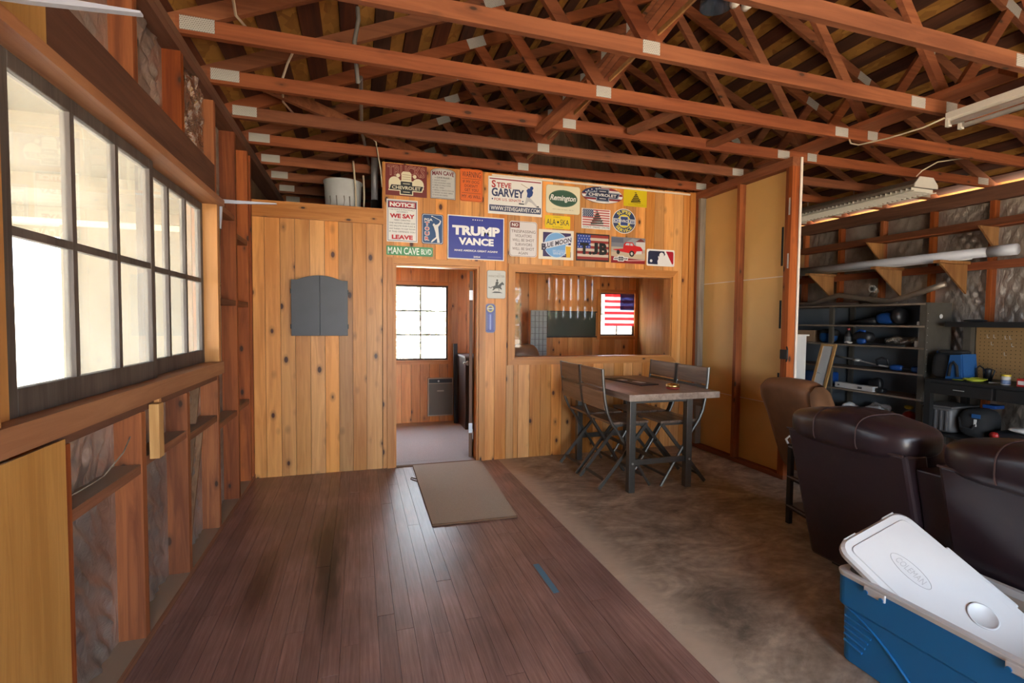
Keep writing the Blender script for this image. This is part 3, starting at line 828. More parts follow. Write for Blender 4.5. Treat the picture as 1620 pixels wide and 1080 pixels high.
xx = [XL - 0.2] + [c for w in wins for c in w[:2]] + [4.55]
for q in range(0, len(xx), 2): bo('outer_sheathing', 'siding', wo_, xx[q], xx[q + 1], YB + 0.033, YB + 0.06, 0, 2.5)
for w in wins:
    bo('outer_sheathing', 'siding', wo_, w[0], w[1], YB + 0.033, YB + 0.06, 0, w[2]); bo('outer_sheathing', 'siding', wo_, w[0], w[1], YB + 0.033, YB + 0.06, w[3], 2.5)
bo('outer_sheathing', 'siding', wo_, XL - 0.10, XL - 0.035, D, YB + 0.06, 0, 2.5)
oc = MB().box(XL - 0.03, 4.55, D + 0.14, YB + 0.1, 2.452, 2.50).build('ceiling_office', 'pine_trim_h', center=False)
tag(oc, 'low boarded ceiling of the small pine room', kind='structure')
for i, w in enumerate(wins):
    wn_ = struct('window_%d' % (i + 3), ('added unseen six pane window left of the bright one to light the small room', 'bright six pane window above the wall heater', 'small window covered by the striped flag')[i], ((w[0] + w[1]) / 2, YB, w[2]))
    t = 0.055
    for bx in ((w[0] - t, w[0], w[2] - t, w[3] + t), (w[1], w[1] + t, w[2] - t, w[3] + t)):
        bo('casing', 'pine_trim_v', wn_, bx[0], bx[1], YB - 0.025, YB - 0.003, bx[2], bx[3])
    bo('casing', 'pine_trim_h', wn_, w[0], w[1], YB - 0.025, YB - 0.003, w[3], w[3] + t)
    bo('window_sill', 'pine_trim_h', wn_, w[0], w[1], YB - 0.045, YB - 0.003, w[2] - t, w[2])
    fr = MB(); u = 0.028
    fr.box(w[0], w[0] + u, YB + 0.0, YB + 0.03, w[2], w[3]).box(w[1] - u, w[1], YB, YB + 0.03, w[2], w[3]).box(w[0] + u, w[1] - u, YB, YB + 0.03, w[2], w[2] + u).box(w[0] + u, w[1] - u, YB, YB + 0.03, w[3] - u, w[3])
    so = fr.build('sash', 'window_dark', wn_)
    ncol = 2; nrow = 3 if i < 2 else 2
    for q in range(1, ncol):
        x = w[0] + u + (w[1] - w[0] - 2 * u) * q / ncol; bo('muntin', 'window_dark', so, x - 0.009, x + 0.009, YB + 0.004, YB + 0.026, w[2] + u, w[3] - u)
    for q in range(1, nrow):
        z = w[2] + u + (w[3] - w[2] - 2 * u) * q / nrow; bo('muntin', 'window_dark', so, w[0] + u, w[1] - u, YB + 0.005, YB + 0.025, z - 0.009, z + 0.009)
    for a in range(ncol):
        for b in range(nrow):
            xa = w[0] + u + (w[1] - w[0] - 2 * u) / ncol * a; za = w[2] + u + (w[3] - w[2] - 2 * u) / nrow * b
            bo('pane', 'glass_office', so, xa + 0.005, xa + (w[1] - w[0] - 2 * u) / ncol - 0.005, YB + 0.013, YB + 0.016, za + 0.005, za + (w[3] - w[2] - 2 * u) / nrow - 0.005)

# ---- partition on the right of the table
wp = struct('wall_partition', 'half finished stud partition backed with tan hardboard', (3.92, 4.3, 0))
PX0, PX1 = 3.872, 3.962
bo('sole_plate', 'truss_y', wp, PX0, PX1, 3.655, D - 0.024, 0, 0.040)
bo('top_plate', 'truss_y', wp, PX0, PX1, 3.655, D - 0.024, 2.972, 3.056)
bo('stud', 'stud_z', wp, PX0 + 0.0, PX1, 3.655, 3.695, 0.04, 2.972)
bo('stud', 'stud_z', wp, PX0 + 0.012, PX1, 3.700, 3.738, 0.04, 2.972)
bo('stud', 'stud_z', wp, PX0, PX1, 4.315, 4.357, 0.04, 2.972)
bo('stud', 'grey_wood', wp, PX0, PX1, 4.945, 4.985, 0.04, 2.972)
bo('stud', 'stud_z', wp, PX0, PX1, 4.99, 5.032, 0.04, 2.972)
for (y0, y1) in ((3.74, 4.313), (4.359, 4.943)):
    for (z0, z1) in ((0.042, 0.695), (0.70, 1.955), (1.958, 2.970)) if y1 < 4.33 else ((0.042, 0.695), (0.70, 1.955), (1.958, 2.970)):
        bo('hardboard_panel', 'hardboard', wp, PX1 - 0.014, PX1 - 0.001, y0, y1, z0 + 0.001, z1 - 0.001)
    for z in (0.695, 1.955):
        bo('joint_strip', 'white_edge', wp, PX1 - 0.018, PX1 - 0.0135, y0, y1, z - 0.002, z + 0.006)
bo('metal_corner_strip', 'galvanised', wp, PX1 - 0.05, PX1 - 0.002, 3.742, 3.757, 0.05, 2.93)
bo('drywall_sheet', 'drywall', wp, PX1 + 0.001, PX1 + 0.014, 3.650, D + 0.12, 0.0, 3.056)
bo('drywall_edge', 'white_edge', wp, PX1 - 0.006, PX1 + 0.018, 3.640, 3.6495, 0.0, 3.056)
for (z0, z1) in ((2.05, 2.42), (1.45, 1.72), (0.86, 1.02)):
    bo('tar_patch', 'dark_hole', wp, PX0 + 0.004, PX0 + 0.010, 3.742, 3.762, z0, z1)
for (z0, z1) in ((2.52, 2.68), (2.02, 2.16)):
    bo('metal_strap', 'galvanised', wp, PX0 - 0.003, PX0 - 0.0005, 3.668, 3.684, z0, z1)
lt = MB().box(PX0 - 0.03, PX0 - 0.001, 3.648, 3.708, 1.16, 1.25).tube([(PX0 - 0.02, 3.64, 1.14), (PX0 - 0.03, 3.62, 1.17), (PX0 - 0.03, 3.62, 1.25), (PX0 - 0.02, 3.64, 1.28)], 0.008, 8).build('gate_latch', 'black_metal', wp, bevel=0.004)

# ---- right wall
wr = struct('wall_right', 'far stud wall with silvery insulation above the shelves', (XR, 4.5, 0))
bo('top_plate', 'beam_y', wr, XR, XR + 0.14, YF, 7.4, 2.90, 3.058)
ys = 1.25
for i in range(11):
    yy = ys + 0.61 * i
    bo('stud', 'stud_z', wr, XR, XR + 0.14, yy, yy + 0.045, 0, 2.90)
    batt('foil_batt', XR + 0.085, yy + 0.045, yy + 0.61, 0.0, 2.90, 0.015, 'foil_dusty', wr, 70 + i, -1)
bo('outer_sheathing', 'old_board', wr, XR + 0.142, XR + 0.17, YF, 7.45, 0, 2.99)
bo('rail_board', 'truss_y', wr, XR - 0.04, XR - 0.001, 2.4, 6.9, 2.60, 2.69)
bo('rail_board', 'truss_y', wr, XR - 0.14, XR - 0.001, 2.4, 6.9, 2.585, 2.60)
bo('girt', 'truss_y', wr, XR - 0.035, XR - 0.001, 2.4, 6.9, 2.13, 2.22)
for yy in (3.62, 4.86, 6.1):
    MB().prism([(XR - 0.36, 2.583), (XR - 0.04, 2.583), (XR - 0.04, 2.30)], yy, yy + 0.02, 'Y').build('gusset_bracket', 'bracket_wood', wr)
for yy in (3.9, 4.62, 5.58):
    MB().prism([(XR - 0.50, 2.20), (XR - 0.04, 2.20), (XR - 0.04, 1.86)], yy, yy + 0.02, 'Y').build('gusset_bracket', 'bracket_wood', wr)
    bo('bracket_arm', 'bracket_wood', wr, XR - 0.55, XR - 0.04, yy - 0.03, yy + 0.04, 2.2, 2.232)

# ---- gable ends
wg = MB().box(XL - 0.2, 7.2, YB + 0.12, YB + 0.16, 2.3, 5.2).box(4.55, 7.0, YB + 0.12, YB + 0.16, 0, 2.3).build('wall_gable', 'old_board', center=False)
tag(wg, 'dark boarded end wall above the small room', kind='structure')
wf = MB().box(XL - 0.14, 0.0, YF - 0.12, YF, 0, 3.06).box(0, 4.4, YF - 0.12, YF, 2.45, 3.06).box(4.4, 7.0, YF - 0.12, YF, 0, 1.6).box(4.4, 7.0, YF - 0.12, YF, 1.93, 2.12).box(4.4, 7.0, YF - 0.12, YF, 2.74, 3.06).box(4.4, 5.2, YF - 0.12, YF, 1.6, 1.93).box(4.4, 5.2, YF - 0.12, YF, 2.12, 2.74)
for q in range(7):
    for (a, b) in ((1.6, 1.93), (2.12, 2.74)):
        wf.box(5.29 + 0.23 * q, 5.43 + 0.23 * q, YF - 0.12, YF, a, b)
wf = wf.box(6.81, 7.0, YF - 0.12, YF, 1.6, 2.74).box(XL - 0.3, 7.2, YF - 0.12, YF, 3.06, 5.2).build('wall_front', 'siding', center=False)
tag(wf, 'front wall with the wide open garage doorway behind the viewpoint', kind='structure')

# ---- roof: spaced boards under orange strand board
ce = struct('ceiling', 'open roof of spaced dark boards with strand board above', (RIDGE, 3, 4.7))
ang = math.atan(SL)
for side in (-1, 1):
    L_ = (RIDGE - (XL - 0.55)) / math.cos(ang)
    ux = Vector((side * math.cos(ang), 0, -math.sin(ang)))
    up = Vector((side * math.sin(ang), 0, math.cos(ang)))
    top = Vector((RIDGE, 0, ztc(RIDGE - 1e-6))) + up * 0.056
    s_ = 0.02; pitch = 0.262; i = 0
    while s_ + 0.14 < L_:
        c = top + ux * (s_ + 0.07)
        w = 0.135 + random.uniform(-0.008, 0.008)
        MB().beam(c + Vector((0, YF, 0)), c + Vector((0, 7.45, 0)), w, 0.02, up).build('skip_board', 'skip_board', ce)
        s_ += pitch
    c = top + ux * (L_ / 2) + up * 0.017
    MB().beam(c + Vector((0, YF - 0.2, 0)), c + Vector((0, 7.6, 0)), L_ + 0.06, 0.012, up).build('strand_board_deck', 'osb', ce)
    c = c + up * 0.02
    MB().beam(c + Vector((0, YF - 0.3, 0)), c + Vector((0, 7.7, 0)), L_ + 0.12, 0.02, up).build('shingle_layer', 'shingle', ce)
bo('frieze_block', 'beam_y', ce, XL - 0.135, XL - 0.10, YF, 7.4, 3.06, 3.155)

# ---- trusses
TY = [4.943 - 0.59 * k for k in range(0, 6)]
TY = [4.943 + 0.59 * k for k in (4, 3, 2, 1)] + TY
tl = {0: 'farthest roof truss against the dark end wall', 1: 'second farthest roof truss above the storage space over the small room', 2: 'roof truss just behind the white bucket', 3: 'roof truss just behind the pine sign wall',
      4: 'roof truss directly above the wall of signs', 5: 'roof truss one bay in front of the sign wall', 6: 'roof truss meeting the open end of the hardboard partition', 7: 'roof truss one bay nearer than the hardboard partition end', 8: 'second nearest roof truss passing over the end of the twin tube light',
      9: 'nearest roof truss crossing the top right corner'}
proto = None
TH = 0.038
HB = 0.092


def make_truss():
    t = thing('roof_truss', '', 'truss', (0, 0, ZC), group='red brown roof trusses')
    def bm(name, p, q, w=TH, h=HB, up=(0, 1, 0), mat='truss_x'):
        return MB().beam((p[0], TH / 2, p[1]), (q[0], TH / 2, q[1]), h, w, up).build(name, mat, t)
    zb = ZC + HB / 2
    bm('bottom_chord', (XL - 0.02, zb), (XR + 0.02, zb))
    for sd in (-1, 1):
        ex = RIDGE + sd * (RIDGE - XL + 0.5)
        bm('top_chord', (RIDGE, ztc(RIDGE - 1e-6)), (ex, ztc(XL - 0.5)))
        jb = RIDGE + sd * 1.285; jq = RIDGE + sd * 1.93
        bm('web', (jb, zb + 0.03), (jq, ztc(jq)), h=0.086)
        bm('web', (jb, zb + 0.03), (RIDGE + sd * 0.03, ztc(RIDGE - 0.03) - 0.02), h=0.086)
        pl = [(jb, zb + 0.008, 0.115, 0.075, 0), (RIDGE + sd * 3.78, zb + 0.012, 0.17, 0.075, 0)]
        if sd == 1: pl.append((3.87, zb, 0.14, 0.075, 0))
        for (px, pz, w, h, a) in pl:
            bo('gusset_plate', 'gusset', t, px - w / 2, px + w / 2, -0.0025, -0.0002, pz - h / 2, pz + h / 2)
        MB().beam((jq - sd * 0.075, -0.0014, ztc(jq - sd * 0.075)), (jq + sd * 0.075, -0.0014, ztc(jq + sd * 0.075)), 0.0022, 0.085, (0, 0, 1)).build('gusset_plate', 'gusset', t)
    bo('gusset_plate', 'gusset', t, RIDGE - 0.1, RIDGE + 0.1, -0.0025, -0.0002, ztc(RIDGE - 1e-6) - 0.12, ztc(RIDGE - 1e-6) + 0.02)
    return t


for i, y in enumerate(TY):
    t = make_truss() if proto is None else copy_tree(proto)
    if proto is None: proto = t
    t.location = (0, y, ZC); t['label'] = tl[i]

# loose bracing between the trusses
for (p, q, lb) in (((1.40, 3.80, 3.035), (1.57, 3.20, 3.17), 'short pale 2x4 block slung under the trusses left of centre'), ((2.19, 3.72, 3.10), (2.37, 3.24, 3.12), 'short wooden block between truss chords above the sign wall'), ((3.03, 3.77, 3.10), (3.12, 3.24, 3.12), 'short wooden block between truss chords near the partition')):
    o = MB().beam(p, q, 0.088, 0.04).build('brace_block', 'truss_y'); tag(o, lb, 'brace', 'short blocks between the trusses')
o = MB().beam((-0.70, 3.98, 3.20), (0.62, 5.20, 3.20), 0.04, 0.088).build('diagonal_brace', 'truss_x'); tag(o, 'long diagonal wooden brace lying across the trusses upper left', 'brace')
o = MB().beam((1.695, 2.2, 3.205), (1.695, 6.6, 3.205), 0.012, 0.028).build('lateral_strip', 'blond_wood'); tag(o, 'long pale wooden strip running across the truss webs', 'brace')
for (x, y0, y1, z, lb) in ((4.02, 2.2, 4.3, 3.19, 'dusty plank laid on the truss chords right of the partition'), (4.55, 1.7, 2.9, 3.19, 'dusty plank laid on the truss chords near the hanging strip light')):
    o = bo('ceiling_plank', 'truss_y', None, x, x + 0.2, y0, y1, z - 0.035, z); tag(o, lb, 'plank')
# ================================================================== OUTSIDE
gr = MB().box(-40, 40, -40, 40, -0.5, -0.2).build('ground', 'outdoor_dirt', center=False); tag(gr, 'pale bare ground outside the building', kind='structure')
pt = MB().box(-6.5, -1.12, -4, 8, -0.2, -0.1).build('ground_patio', 'patio', center=False); tag(pt, 'pale concrete patio outside the dusty window', kind='structure')
po = thing('covered_porch', 'deep beige covered porch seen through the dusty window', 'porch', (-3.3, 2.5, -0.1))
bo('porch_roof', 'cream_paint', po, -5.7, -1.11, -2.5, 8.0, 2.62, 2.68)
for y in (-2.2, -0.8, 0.6, 2.0, 3.4, 4.8, 6.2, 7.6):
    bo('porch_rafter', 'cream_paint', po, -5.6, -1.11, y, y + 0.05, 2.50, 2.619)
bo('porch_beam', 'cream_paint', po, -5.7, -5.58, -2.5, 8.0, 2.35, 2.499)
for y in (-2.4, 7.0):
    bo('porch_post', 'cream_paint', po, -5.7, -5.58, y, y + 0.12, -0.1, 2.349)
sw_ = thing('side_shed', 'beige shed wall standing in the porch shade outside the window', 'shed', (-2.1, 7.0, -0.1))
bo('shed_wall', 'cream_paint', sw_, -3.05, -1.15, 6.6, 6.7, -0.1, 2.49)
bo('shed_skirting', 'siding', sw_, -3.06, -1.14, 6.57, 6.599, -0.1, 0.75)
bo('shed_trim', 'cream_paint', sw_, -3.08, -2.96, 6.56, 6.599, 0.751, 2.49)

lw_ = bo('garden_wall', 'cream_paint', None, -14.2, -14.0, 2.0, 26.0, -0.2, 0.7); tag(lw_, 'low cream garden wall far across the yard', 'wall')


def leaves(c, rad, n, mat, name, parent, seed, size=0.10):
    rn = random.Random(seed); b = MB()
    for _ in range(n):
        d = Vector((rn.gauss(0, 1), rn.gauss(0, 1), rn.gauss(0, 1))).normalized() * (rn.random() ** 0.45)
        p = Vector(c) + Vector((d.x * rad[0], d.y * rad[1], d.z * rad[2]))
        a = Vector((rn.uniform(-1, 1), rn.uniform(-1, 1), rn.uniform(-1, 1))).normalized(); e = a.orthogonal().normalized()
        s = size * rn.uniform(0.6, 1.4)
        b.add([p - a * s, p + e * s * 0.45, p + a * s, p - e * s * 0.45], [(0, 1, 2, 3)])
    o = b.build(name, mat, parent); o['kind'] = 'stuff'; return o


for (x, y, h, rx, mat, lb, sd) in ((0.4, 11.5, 3.2, 1.6, 'leaf_grey', 'grey green tree outside the six pane window', 1), (8.6, -14.0, 3.4, 1.8, 'leaf_green', 'bright green tree in the yard behind the viewpoint', 2), (-3.4, 12.5, 3.0, 1.9, 'leaf_grey', 'grey green shrub beyond the left corner of the small room', 3), (-16.5, 15.0, 3.0, 2.2, 'leaf_grey', 'pale shrub across the yard beyond the porch', 4), (5.0, 13.5, 3.0, 2.0, 'leaf_grey', 'grey green tree outside the flag window', 5)):
    t = thing('yard_tree', lb, 'tree', (x, y, -0.2), group='trees outside')
    MB().tube([(x, y, -0.2), (x + 0.1, y, 0.6), (x, y + 0.05, h * 0.6)], [0.12, 0.10, 0.06], 8).build('trunk', 'bark', t)
    leaves((x, y, h * 0.55), (rx, rx, h * 0.52), 1500, mat, 'foliage', t, sd, 0.12)

hl = MB().grid(lambda u, v: (-30 + 70 * u, 24 + 26 * v, -0.25 + 5.0 * v ** 0.9 + 0.5 * math.sin(u * 23 + v * 5)), 30, 14).build('ground_hillside', 'outdoor_dirt', None, smooth=True, center=False); tag(hl, 'pale sunlit hillside behind the building', kind='structure')
# ================================================================== SIGNS ON THE PINE WALL
_tx = {}


def text_mesh(body, bold=0.0):
    k = (body, bold)
    if k in _tx: return _tx[k]
    cu = bpy.data.curves.new('lettering', 'FONT'); cu.body = body; cu.size = 1.0; cu.offset = bold; cu.resolution_u = 3
    ob = bpy.data.objects.new('lettering_tmp', cu)
    me = bpy.data.meshes.new_from_object(ob)
    V = [(v.co.x, v.co.y) for v in me.vertices]; F = [list(p.vertices) for p in me.polygons]
    bpy.data.objects.remove(ob); bpy.data.curves.remove(cu); bpy.data.meshes.remove(me)
    x0 = min(v[0] for v in V); x1 = max(v[0] for v in V); y0 = min(v[1] for v in V); y1 = max(v[1] for v in V)
    _tx[k] = ([((v[0] - x0) / (x1 - x0), (v[1] - y0) / (y1 - y0)) for v in V], F)
    return _tx[k]


class Sign:
    """flat metal or card sign on a wall facing -Y; artwork coordinates 0..1 from the lower left corner"""
    def __init__(s, name, label, rect, col, shape='rect', cat='sign', group='signs on the pine wall', y=None, th=0.004):
        s.x0, s.x1, s.z0, s.z1 = rect; s.w = s.x1 - s.x0; s.h = s.z1 - s.z0
        s.y = (D - 0.0065 if y is None else y); s.k = 0; s.L = {}
        s.base = MB().prism(s.outline(shape), s.y - th / 2, s.y + th / 2, 'Y').build(name, colmat(col))
        tag(s.base, label, cat, group); s.front = s.y - th / 2

    def P(s, u, v): return (s.x0 + u * s.w, s.z0 + v * s.h)

    def outline(s, shape, m=0.0):
        mu = m / s.w; mv = m / s.h
        if shape == 'ellipse': return [s.P(0.5 + (0.5 - mu) * math.cos(a), 0.5 + (0.5 - mv) * math.sin(a)) for a in [2 * PI * i / 40 for i in range(40)]]
        if shape == 'round':
            r = 0.09 * min(s.w, s.h) - m * 0.3; pts = []
            for (cx, cz, a0) in ((s.x1 - m - r, s.z1 - m - r, 0), (s.x0 + m + r, s.z1 - m - r, PI / 2), (s.x0 + m + r, s.z0 + m + r, PI), (s.x1 - m - r, s.z0 + m + r, 1.5 * PI)):
                pts += [(cx + r * math.cos(a0 + i * PI / 10), cz + r * math.sin(a0 + i * PI / 10)) for i in range(6)]
            return pts
        if shape == 'arch':
            return [s.P(mu, mv), s.P(1 - mu, mv), s.P(1 - mu, 0.86 - mv)] + [s.P(0.5 + (0.5 - mu) * math.cos(a), 0.86 - mv + 0.14 * math.sin(a)) for a in [PI * i / 12 for i in range(1, 12)]] + [s.P(mu, 0.86 - mv)]
        if shape == 'pill':
            r = s.w / 2 * 0.62 - m; pts = []
            for (cx, cz, a0) in ((s.x1 - m - r, s.z1 - m - r, 0), (s.x0 + m + r, s.z1 - m - r, PI / 2), (s.x0 + m + r, s.z0 + m + r, PI), (s.x1 - m - r, s.z0 + m + r, 1.5 * PI)):
                pts += [(cx + r * math.cos(a0 + i * PI / 14), cz + r * math.sin(a0 + i * PI / 14)) for i in range(8)]
            return pts
        return [s.P(mu, mv), s.P(1 - mu, mv), s.P(1 - mu, 1 - mv), s.P(mu, 1 - mv)]

    def _emit(s, name, col, V, F):
        s.k += 1
        key = (name, tuple(col)) if name != 'lettering' else (name, tuple(col), s.k)
        y = s.front - 0.00025 * s.k
        b = s.L.setdefault(key, MB())
        b.add([(p[0], y, p[1]) for p in V], F)

    def poly(s, pts, col, name='graphic', raw=False):
        V = pts if raw else [s.P(*p) for p in pts]
        s._emit(name, col, V, [tuple(range(len(V)))])

    def inset(s, shape, m, col): s.poly(s.outline(shape, m), col, 'border_panel', True)

    def rect(s, u0, v0, u1, v1, col, name='graphic'): s.poly([(u0, v0), (u1, v0), (u1, v1), (u0, v1)], col, name)

    def ell(s, cu, cv, ru, rv, col, n=28, name='graphic'): s.poly([(cu + ru * math.cos(2 * PI * i / n), cv + rv * math.sin(2 * PI * i / n)) for i in range(n)], col, name)

    def text(s, body, u0, v0, u1, v1, col, bold=0.02, rot=0.0, arc=0.0, shear=0.0):
        V, F = text_mesh(body, bold)
        out = []
        for (a, b) in V:
            u = u0 + (u1 - u0) * a; v = v0 + (v1 - v0) * b
            v += rot * (a - 0.5) + arc * (1 - (2 * a - 1) ** 2); u += shear * (b - 0.5)
            out.append(s.P(u, v))
        s._emit('lettering', col, out, F)

    def arctext(s, body, cu, cv, r0, r1, a0, a1, col, flip=False):
        """letters bent round a centre, metric in sign widths"""
        V, F = text_mesh(body, 0.02); out = []
        for (a, b) in V:
            th = a0 + (a1 - a0) * a; r = r0 + (r1 - r0) * (1 - b if flip else b)
            out.append((s.x0 + cu * s.w + r * s.w * math.cos(th), s.z0 + cv * s.h + r * s.w * math.sin(th)))
        s._emit('lettering', col, out, F)

    def line(s, pts, wd, col, name='graphic'):
        for (p, q) in zip(pts, pts[1:]):
            a = Vector(s.P(*p)); b = Vector(s.P(*q)); d = (b - a)
            if d.length < 1e-6: continue
            n = Vector((-d.y, d.x)).normalized() * (wd * s.w / 2)
            s.poly([a - n, b - n, b + n, a + n], col, name, True)

    def bowtie(s, cu, cv, w, h, fill, rim, txt):
        def bt(m):
            return [(cu - w / 2 - m, cv - h * 0.20 - m * s.w / s.h), (cu - w * 0.17 - m, cv - h * 0.20 - m * s.w / s.h), (cu - w * 0.17 - m, cv - h / 2 - m * s.w / s.h), (cu + w * 0.17 + m, cv - h / 2 - m * s.w / s.h), (cu + w * 0.17 + m, cv - h * 0.20 - m * s.w / s.h),
                    (cu + w * 0.44 + m, cv - h * 0.20 - m * s.w / s.h), (cu + w / 2 + m, cv + h * 0.20 + m * s.w / s.h), (cu + w * 0.17 + m, cv + h * 0.20 + m * s.w / s.h), (cu + w * 0.17 + m, cv + h / 2 + m * s.w / s.h), (cu - w * 0.17 - m, cv + h / 2 + m * s.w / s.h), (cu - w * 0.17 - m, cv + h * 0.20 + m * s.w / s.h), (cu - w * 0.44 - m, cv + h * 0.20 + m * s.w / s.h)]
        s.poly(bt(0.022), rim, 'emblem'); s.poly(bt(0), fill, 'emblem')
        s.text('CHEVROLET', cu - w * 0.42, cv - h * 0.13, cu + w * 0.42, cv + h * 0.13, txt)
        for dv in (-0.33, 0.33): s.rect(cu - w * 0.10, cv + h * dv - h * 0.025, cu + w * 0.10, cv + h * dv + h * 0.025, txt, 'emblem')

    def stripes(s, u0, v0, u1, v1, n, c0, c1, canton, cu, cv, stars=True, sc=(235, 235, 235), st=5):
        for i in range(n):
            s.rect(u0, v1 - (v1 - v0) * (i + 1) / n, u1, v1 - (v1 - v0) * i / n, c0 if i % 2 == 0 else c1, 'stripe')
        s.rect(u0, v1 - (v1 - v0) * cv, u0 + (u1 - u0) * cu, v1, canton, 'canton')
        if stars:
            for a in range(st):
                for b in range(st):
                    s.ell(u0 + (u1 - u0) * cu * (a + 0.3 + 0.4 * (b % 2)) / st, v1 - (v1 - v0) * cv * (b + 0.5) / st, 0.013, 0.013 * s.w / s.h, sc, 6, 'star')

    def snake(s, cu, cv, w, h, col):
        """coiled rattlesnake"""
        for i in range(5):
            t = i / 4.0; ww = w * (0.5 - 0.36 * t); vv = cv - h * 0.5 + h * 0.13 + h * 0.15 * i
            s.line([(cu - ww, vv), (cu + ww, vv + h * 0.05)], h * 0.085 * s.h / s.w * 1.3, col, 'emblem')
        s.line([(cu - w * 0.5, cv - h * 0.47), (cu + w * 0.5, cv - h * 0.47)], h * 0.05 * s.h / s.w, col, 'emblem')
        s.line([(cu + w * 0.08, cv + h * 0.22), (cu - w * 0.02, cv + h * 0.36), (cu + w * 0.03, cv + h * 0.47), (cu - w * 0.14, cv + h * 0.44)], 0.022, col, 'emblem')
        s.line([(cu + w * 0.25, cv - h * 0.32), (cu + w * 0.45, cv - h * 0.1)], 0.018, col, 'emblem')

    def done(s):
        for ky, b in s.L.items(): b.build(ky[0], colmat(ky[1]), s.base)


WH = (232, 230, 226); NAVY = (28, 44, 92); BLK = (28, 26, 26); RED = (190, 32, 40)

s = Sign('wall_sign', 'maroon sign with a cream old truck front below large maroon letters', (0.255, 0.662, 2.734, 3.043), (118, 38, 34))
s.text('TRUCKS', 0.05, 0.62, 0.95, 0.95, (190, 150, 130), 0.03, arc=0.02); s.text('TRUCKS', 0.055, 0.635, 0.945, 0.94, (128, 40, 36), 0.0, arc=0.02)
CR = (226, 216, 186)
s.ell(0.22, 0.42, 0.14, 0.18, CR); s.ell(0.78, 0.40, 0.14, 0.18, CR); s.ell(0.30, 0.64, 0.045, 0.06, CR); s.ell(0.70, 0.64, 0.045, 0.06, CR)
s.rect(0.08, 0.24, 0.36, 0.42, CR); s.rect(0.64, 0.24, 0.92, 0.42, CR)
s.poly([(0.38, 0.40), (0.62, 0.40), (0.62, 0.72), (0.58, 0.78), (0.42, 0.78), (0.38, 0.72)], CR)
for v in (0.46, 0.53, 0.60, 0.67): s.rect(0.40, v, 0.60, v + 0.012, (150, 120, 100))
s.bowtie(0.5, 0.26, 0.82, 0.40, (38, 42, 44), CR, CR); s.done()

s = Sign('wall_sign', 'arched grey sign listing cave rules in dark letters', (0.698, 0.955, 2.736, 3.047), (70, 66, 70), 'arch')
s.inset('arch', 0.004, (196, 194, 190)); s.inset('arch', 0.009, (70, 66, 80)); s.inset('arch', 0.012, (192, 190, 186))
s.text('MAN CAVE', 0.07, 0.74, 0.93, 0.88, (112, 30, 44), 0.03, arc=0.03); s.text('~ CAVE RULES ~', 0.16, 0.66, 0.84, 0.71, BLK)
for i, (t, w) in enumerate((('1. DON\'T PANIC', 0.55), ('2. NO WHINING HERE', 0.72), ('3. BEER IS WELCOME', 0.72), ('   AT ALL TIMES', 0.45), ('4. BRING A SNACK FOR ALL', 0.86), ('5. WHAT IS SAID HERE', 0.80), ('   STAYS IN HERE', 0.6))):
    s.text(t, 0.08, 0.575 - i * 0.08, 0.08 + w, 0.615 - i * 0.08, (60, 60, 64), 0.0)
s.done()

s = Sign('wall_sign', 'orange warning sign with black letters', (1.002, 1.241, 2.735, 3.067), (222, 102, 30), 'round')
s.inset('round', 0.005, (150, 66, 22)); s.inset('round', 0.008, (224, 104, 32))
s.text('WARNING', 0.08, 0.74, 0.92, 0.92, BLK, 0.0); s.rect(0.08, 0.69, 0.92, 0.70, BLK)
for i, (t, a, b) in enumerate((('IF MY DOG', 0.12, 0.84), ('DOESN\'T', 0.2, 0.78), ('GET YOU', 0.2, 0.80))): s.text(t, a, 0.56 - i * 0.125, b, 0.645 - i * 0.125, BLK, 0.0)
s.rect(0.08, 0.25, 0.92, 0.26, BLK); s.text('MY .45 WILL', 0.08, 0.10, 0.92, 0.20, BLK, 0.0); s.done()

s = Sign('yard_sign', 'white campaign sign with a batter and navy web address band', (1.302, 1.904, 2.629, 3.018), WH)
s.rect(0.02, 0.925, 0.98, 0.955, (150, 40, 60)); s.text('S', 0.06, 0.70, 0.135, 0.90, (178, 52, 50), 0.03); s.text('TEVE', 0.15, 0.71, 0.42, 0.85, (178, 52, 50), 0.03)
s.text('GARVEY', 0.06, 0.47, 0.66, 0.70, (52, 62, 100), 0.035); s.text('FOR U.S. SENATE', 0.11, 0.36, 0.60, 0.43, (178, 52, 50), 0.01)
s.ell(0.075, 0.40, 0.013, 0.02, NAVY); s.ell(0.635, 0.385, 0.013, 0.02, NAVY)
s.rect(0.02, 0.07, 0.98, 0.24, (52, 62, 96)); s.text('WWW.STEVEGARVEY.COM', 0.045, 0.10, 0.955, 0.21, WH, 0.015)
J = (40, 66, 128); PN = (196, 194, 196)
s.line([(0.60, 0.86), (0.73, 0.76)], 0.012, (190, 170, 150)); s.ell(0.80, 0.77, 0.032, 0.05, J); s.poly([(0.70, 0.70), (0.74, 0.76), (0.80, 0.74), (0.83, 0.66), (0.81, 0.56), (0.76, 0.50), (0.71, 0.52), (0.72, 0.62)], J)
s.poly([(0.70, 0.52), (0.77, 0.50), (0.86, 0.37), (0.92, 0.28), (0.89, 0.26), (0.80, 0.37), (0.74, 0.40), (0.70, 0.30), (0.66, 0.31), (0.69, 0.42)], PN); s.poly([(0.56, 0.30), (0.66, 0.30), (0.66, 0.33), (0.56, 0.335)], (40, 44, 56)); s.poly([(0.88, 0.26), (0.93, 0.30), (0.95, 0.25)], (40, 44, 56)); s.done()

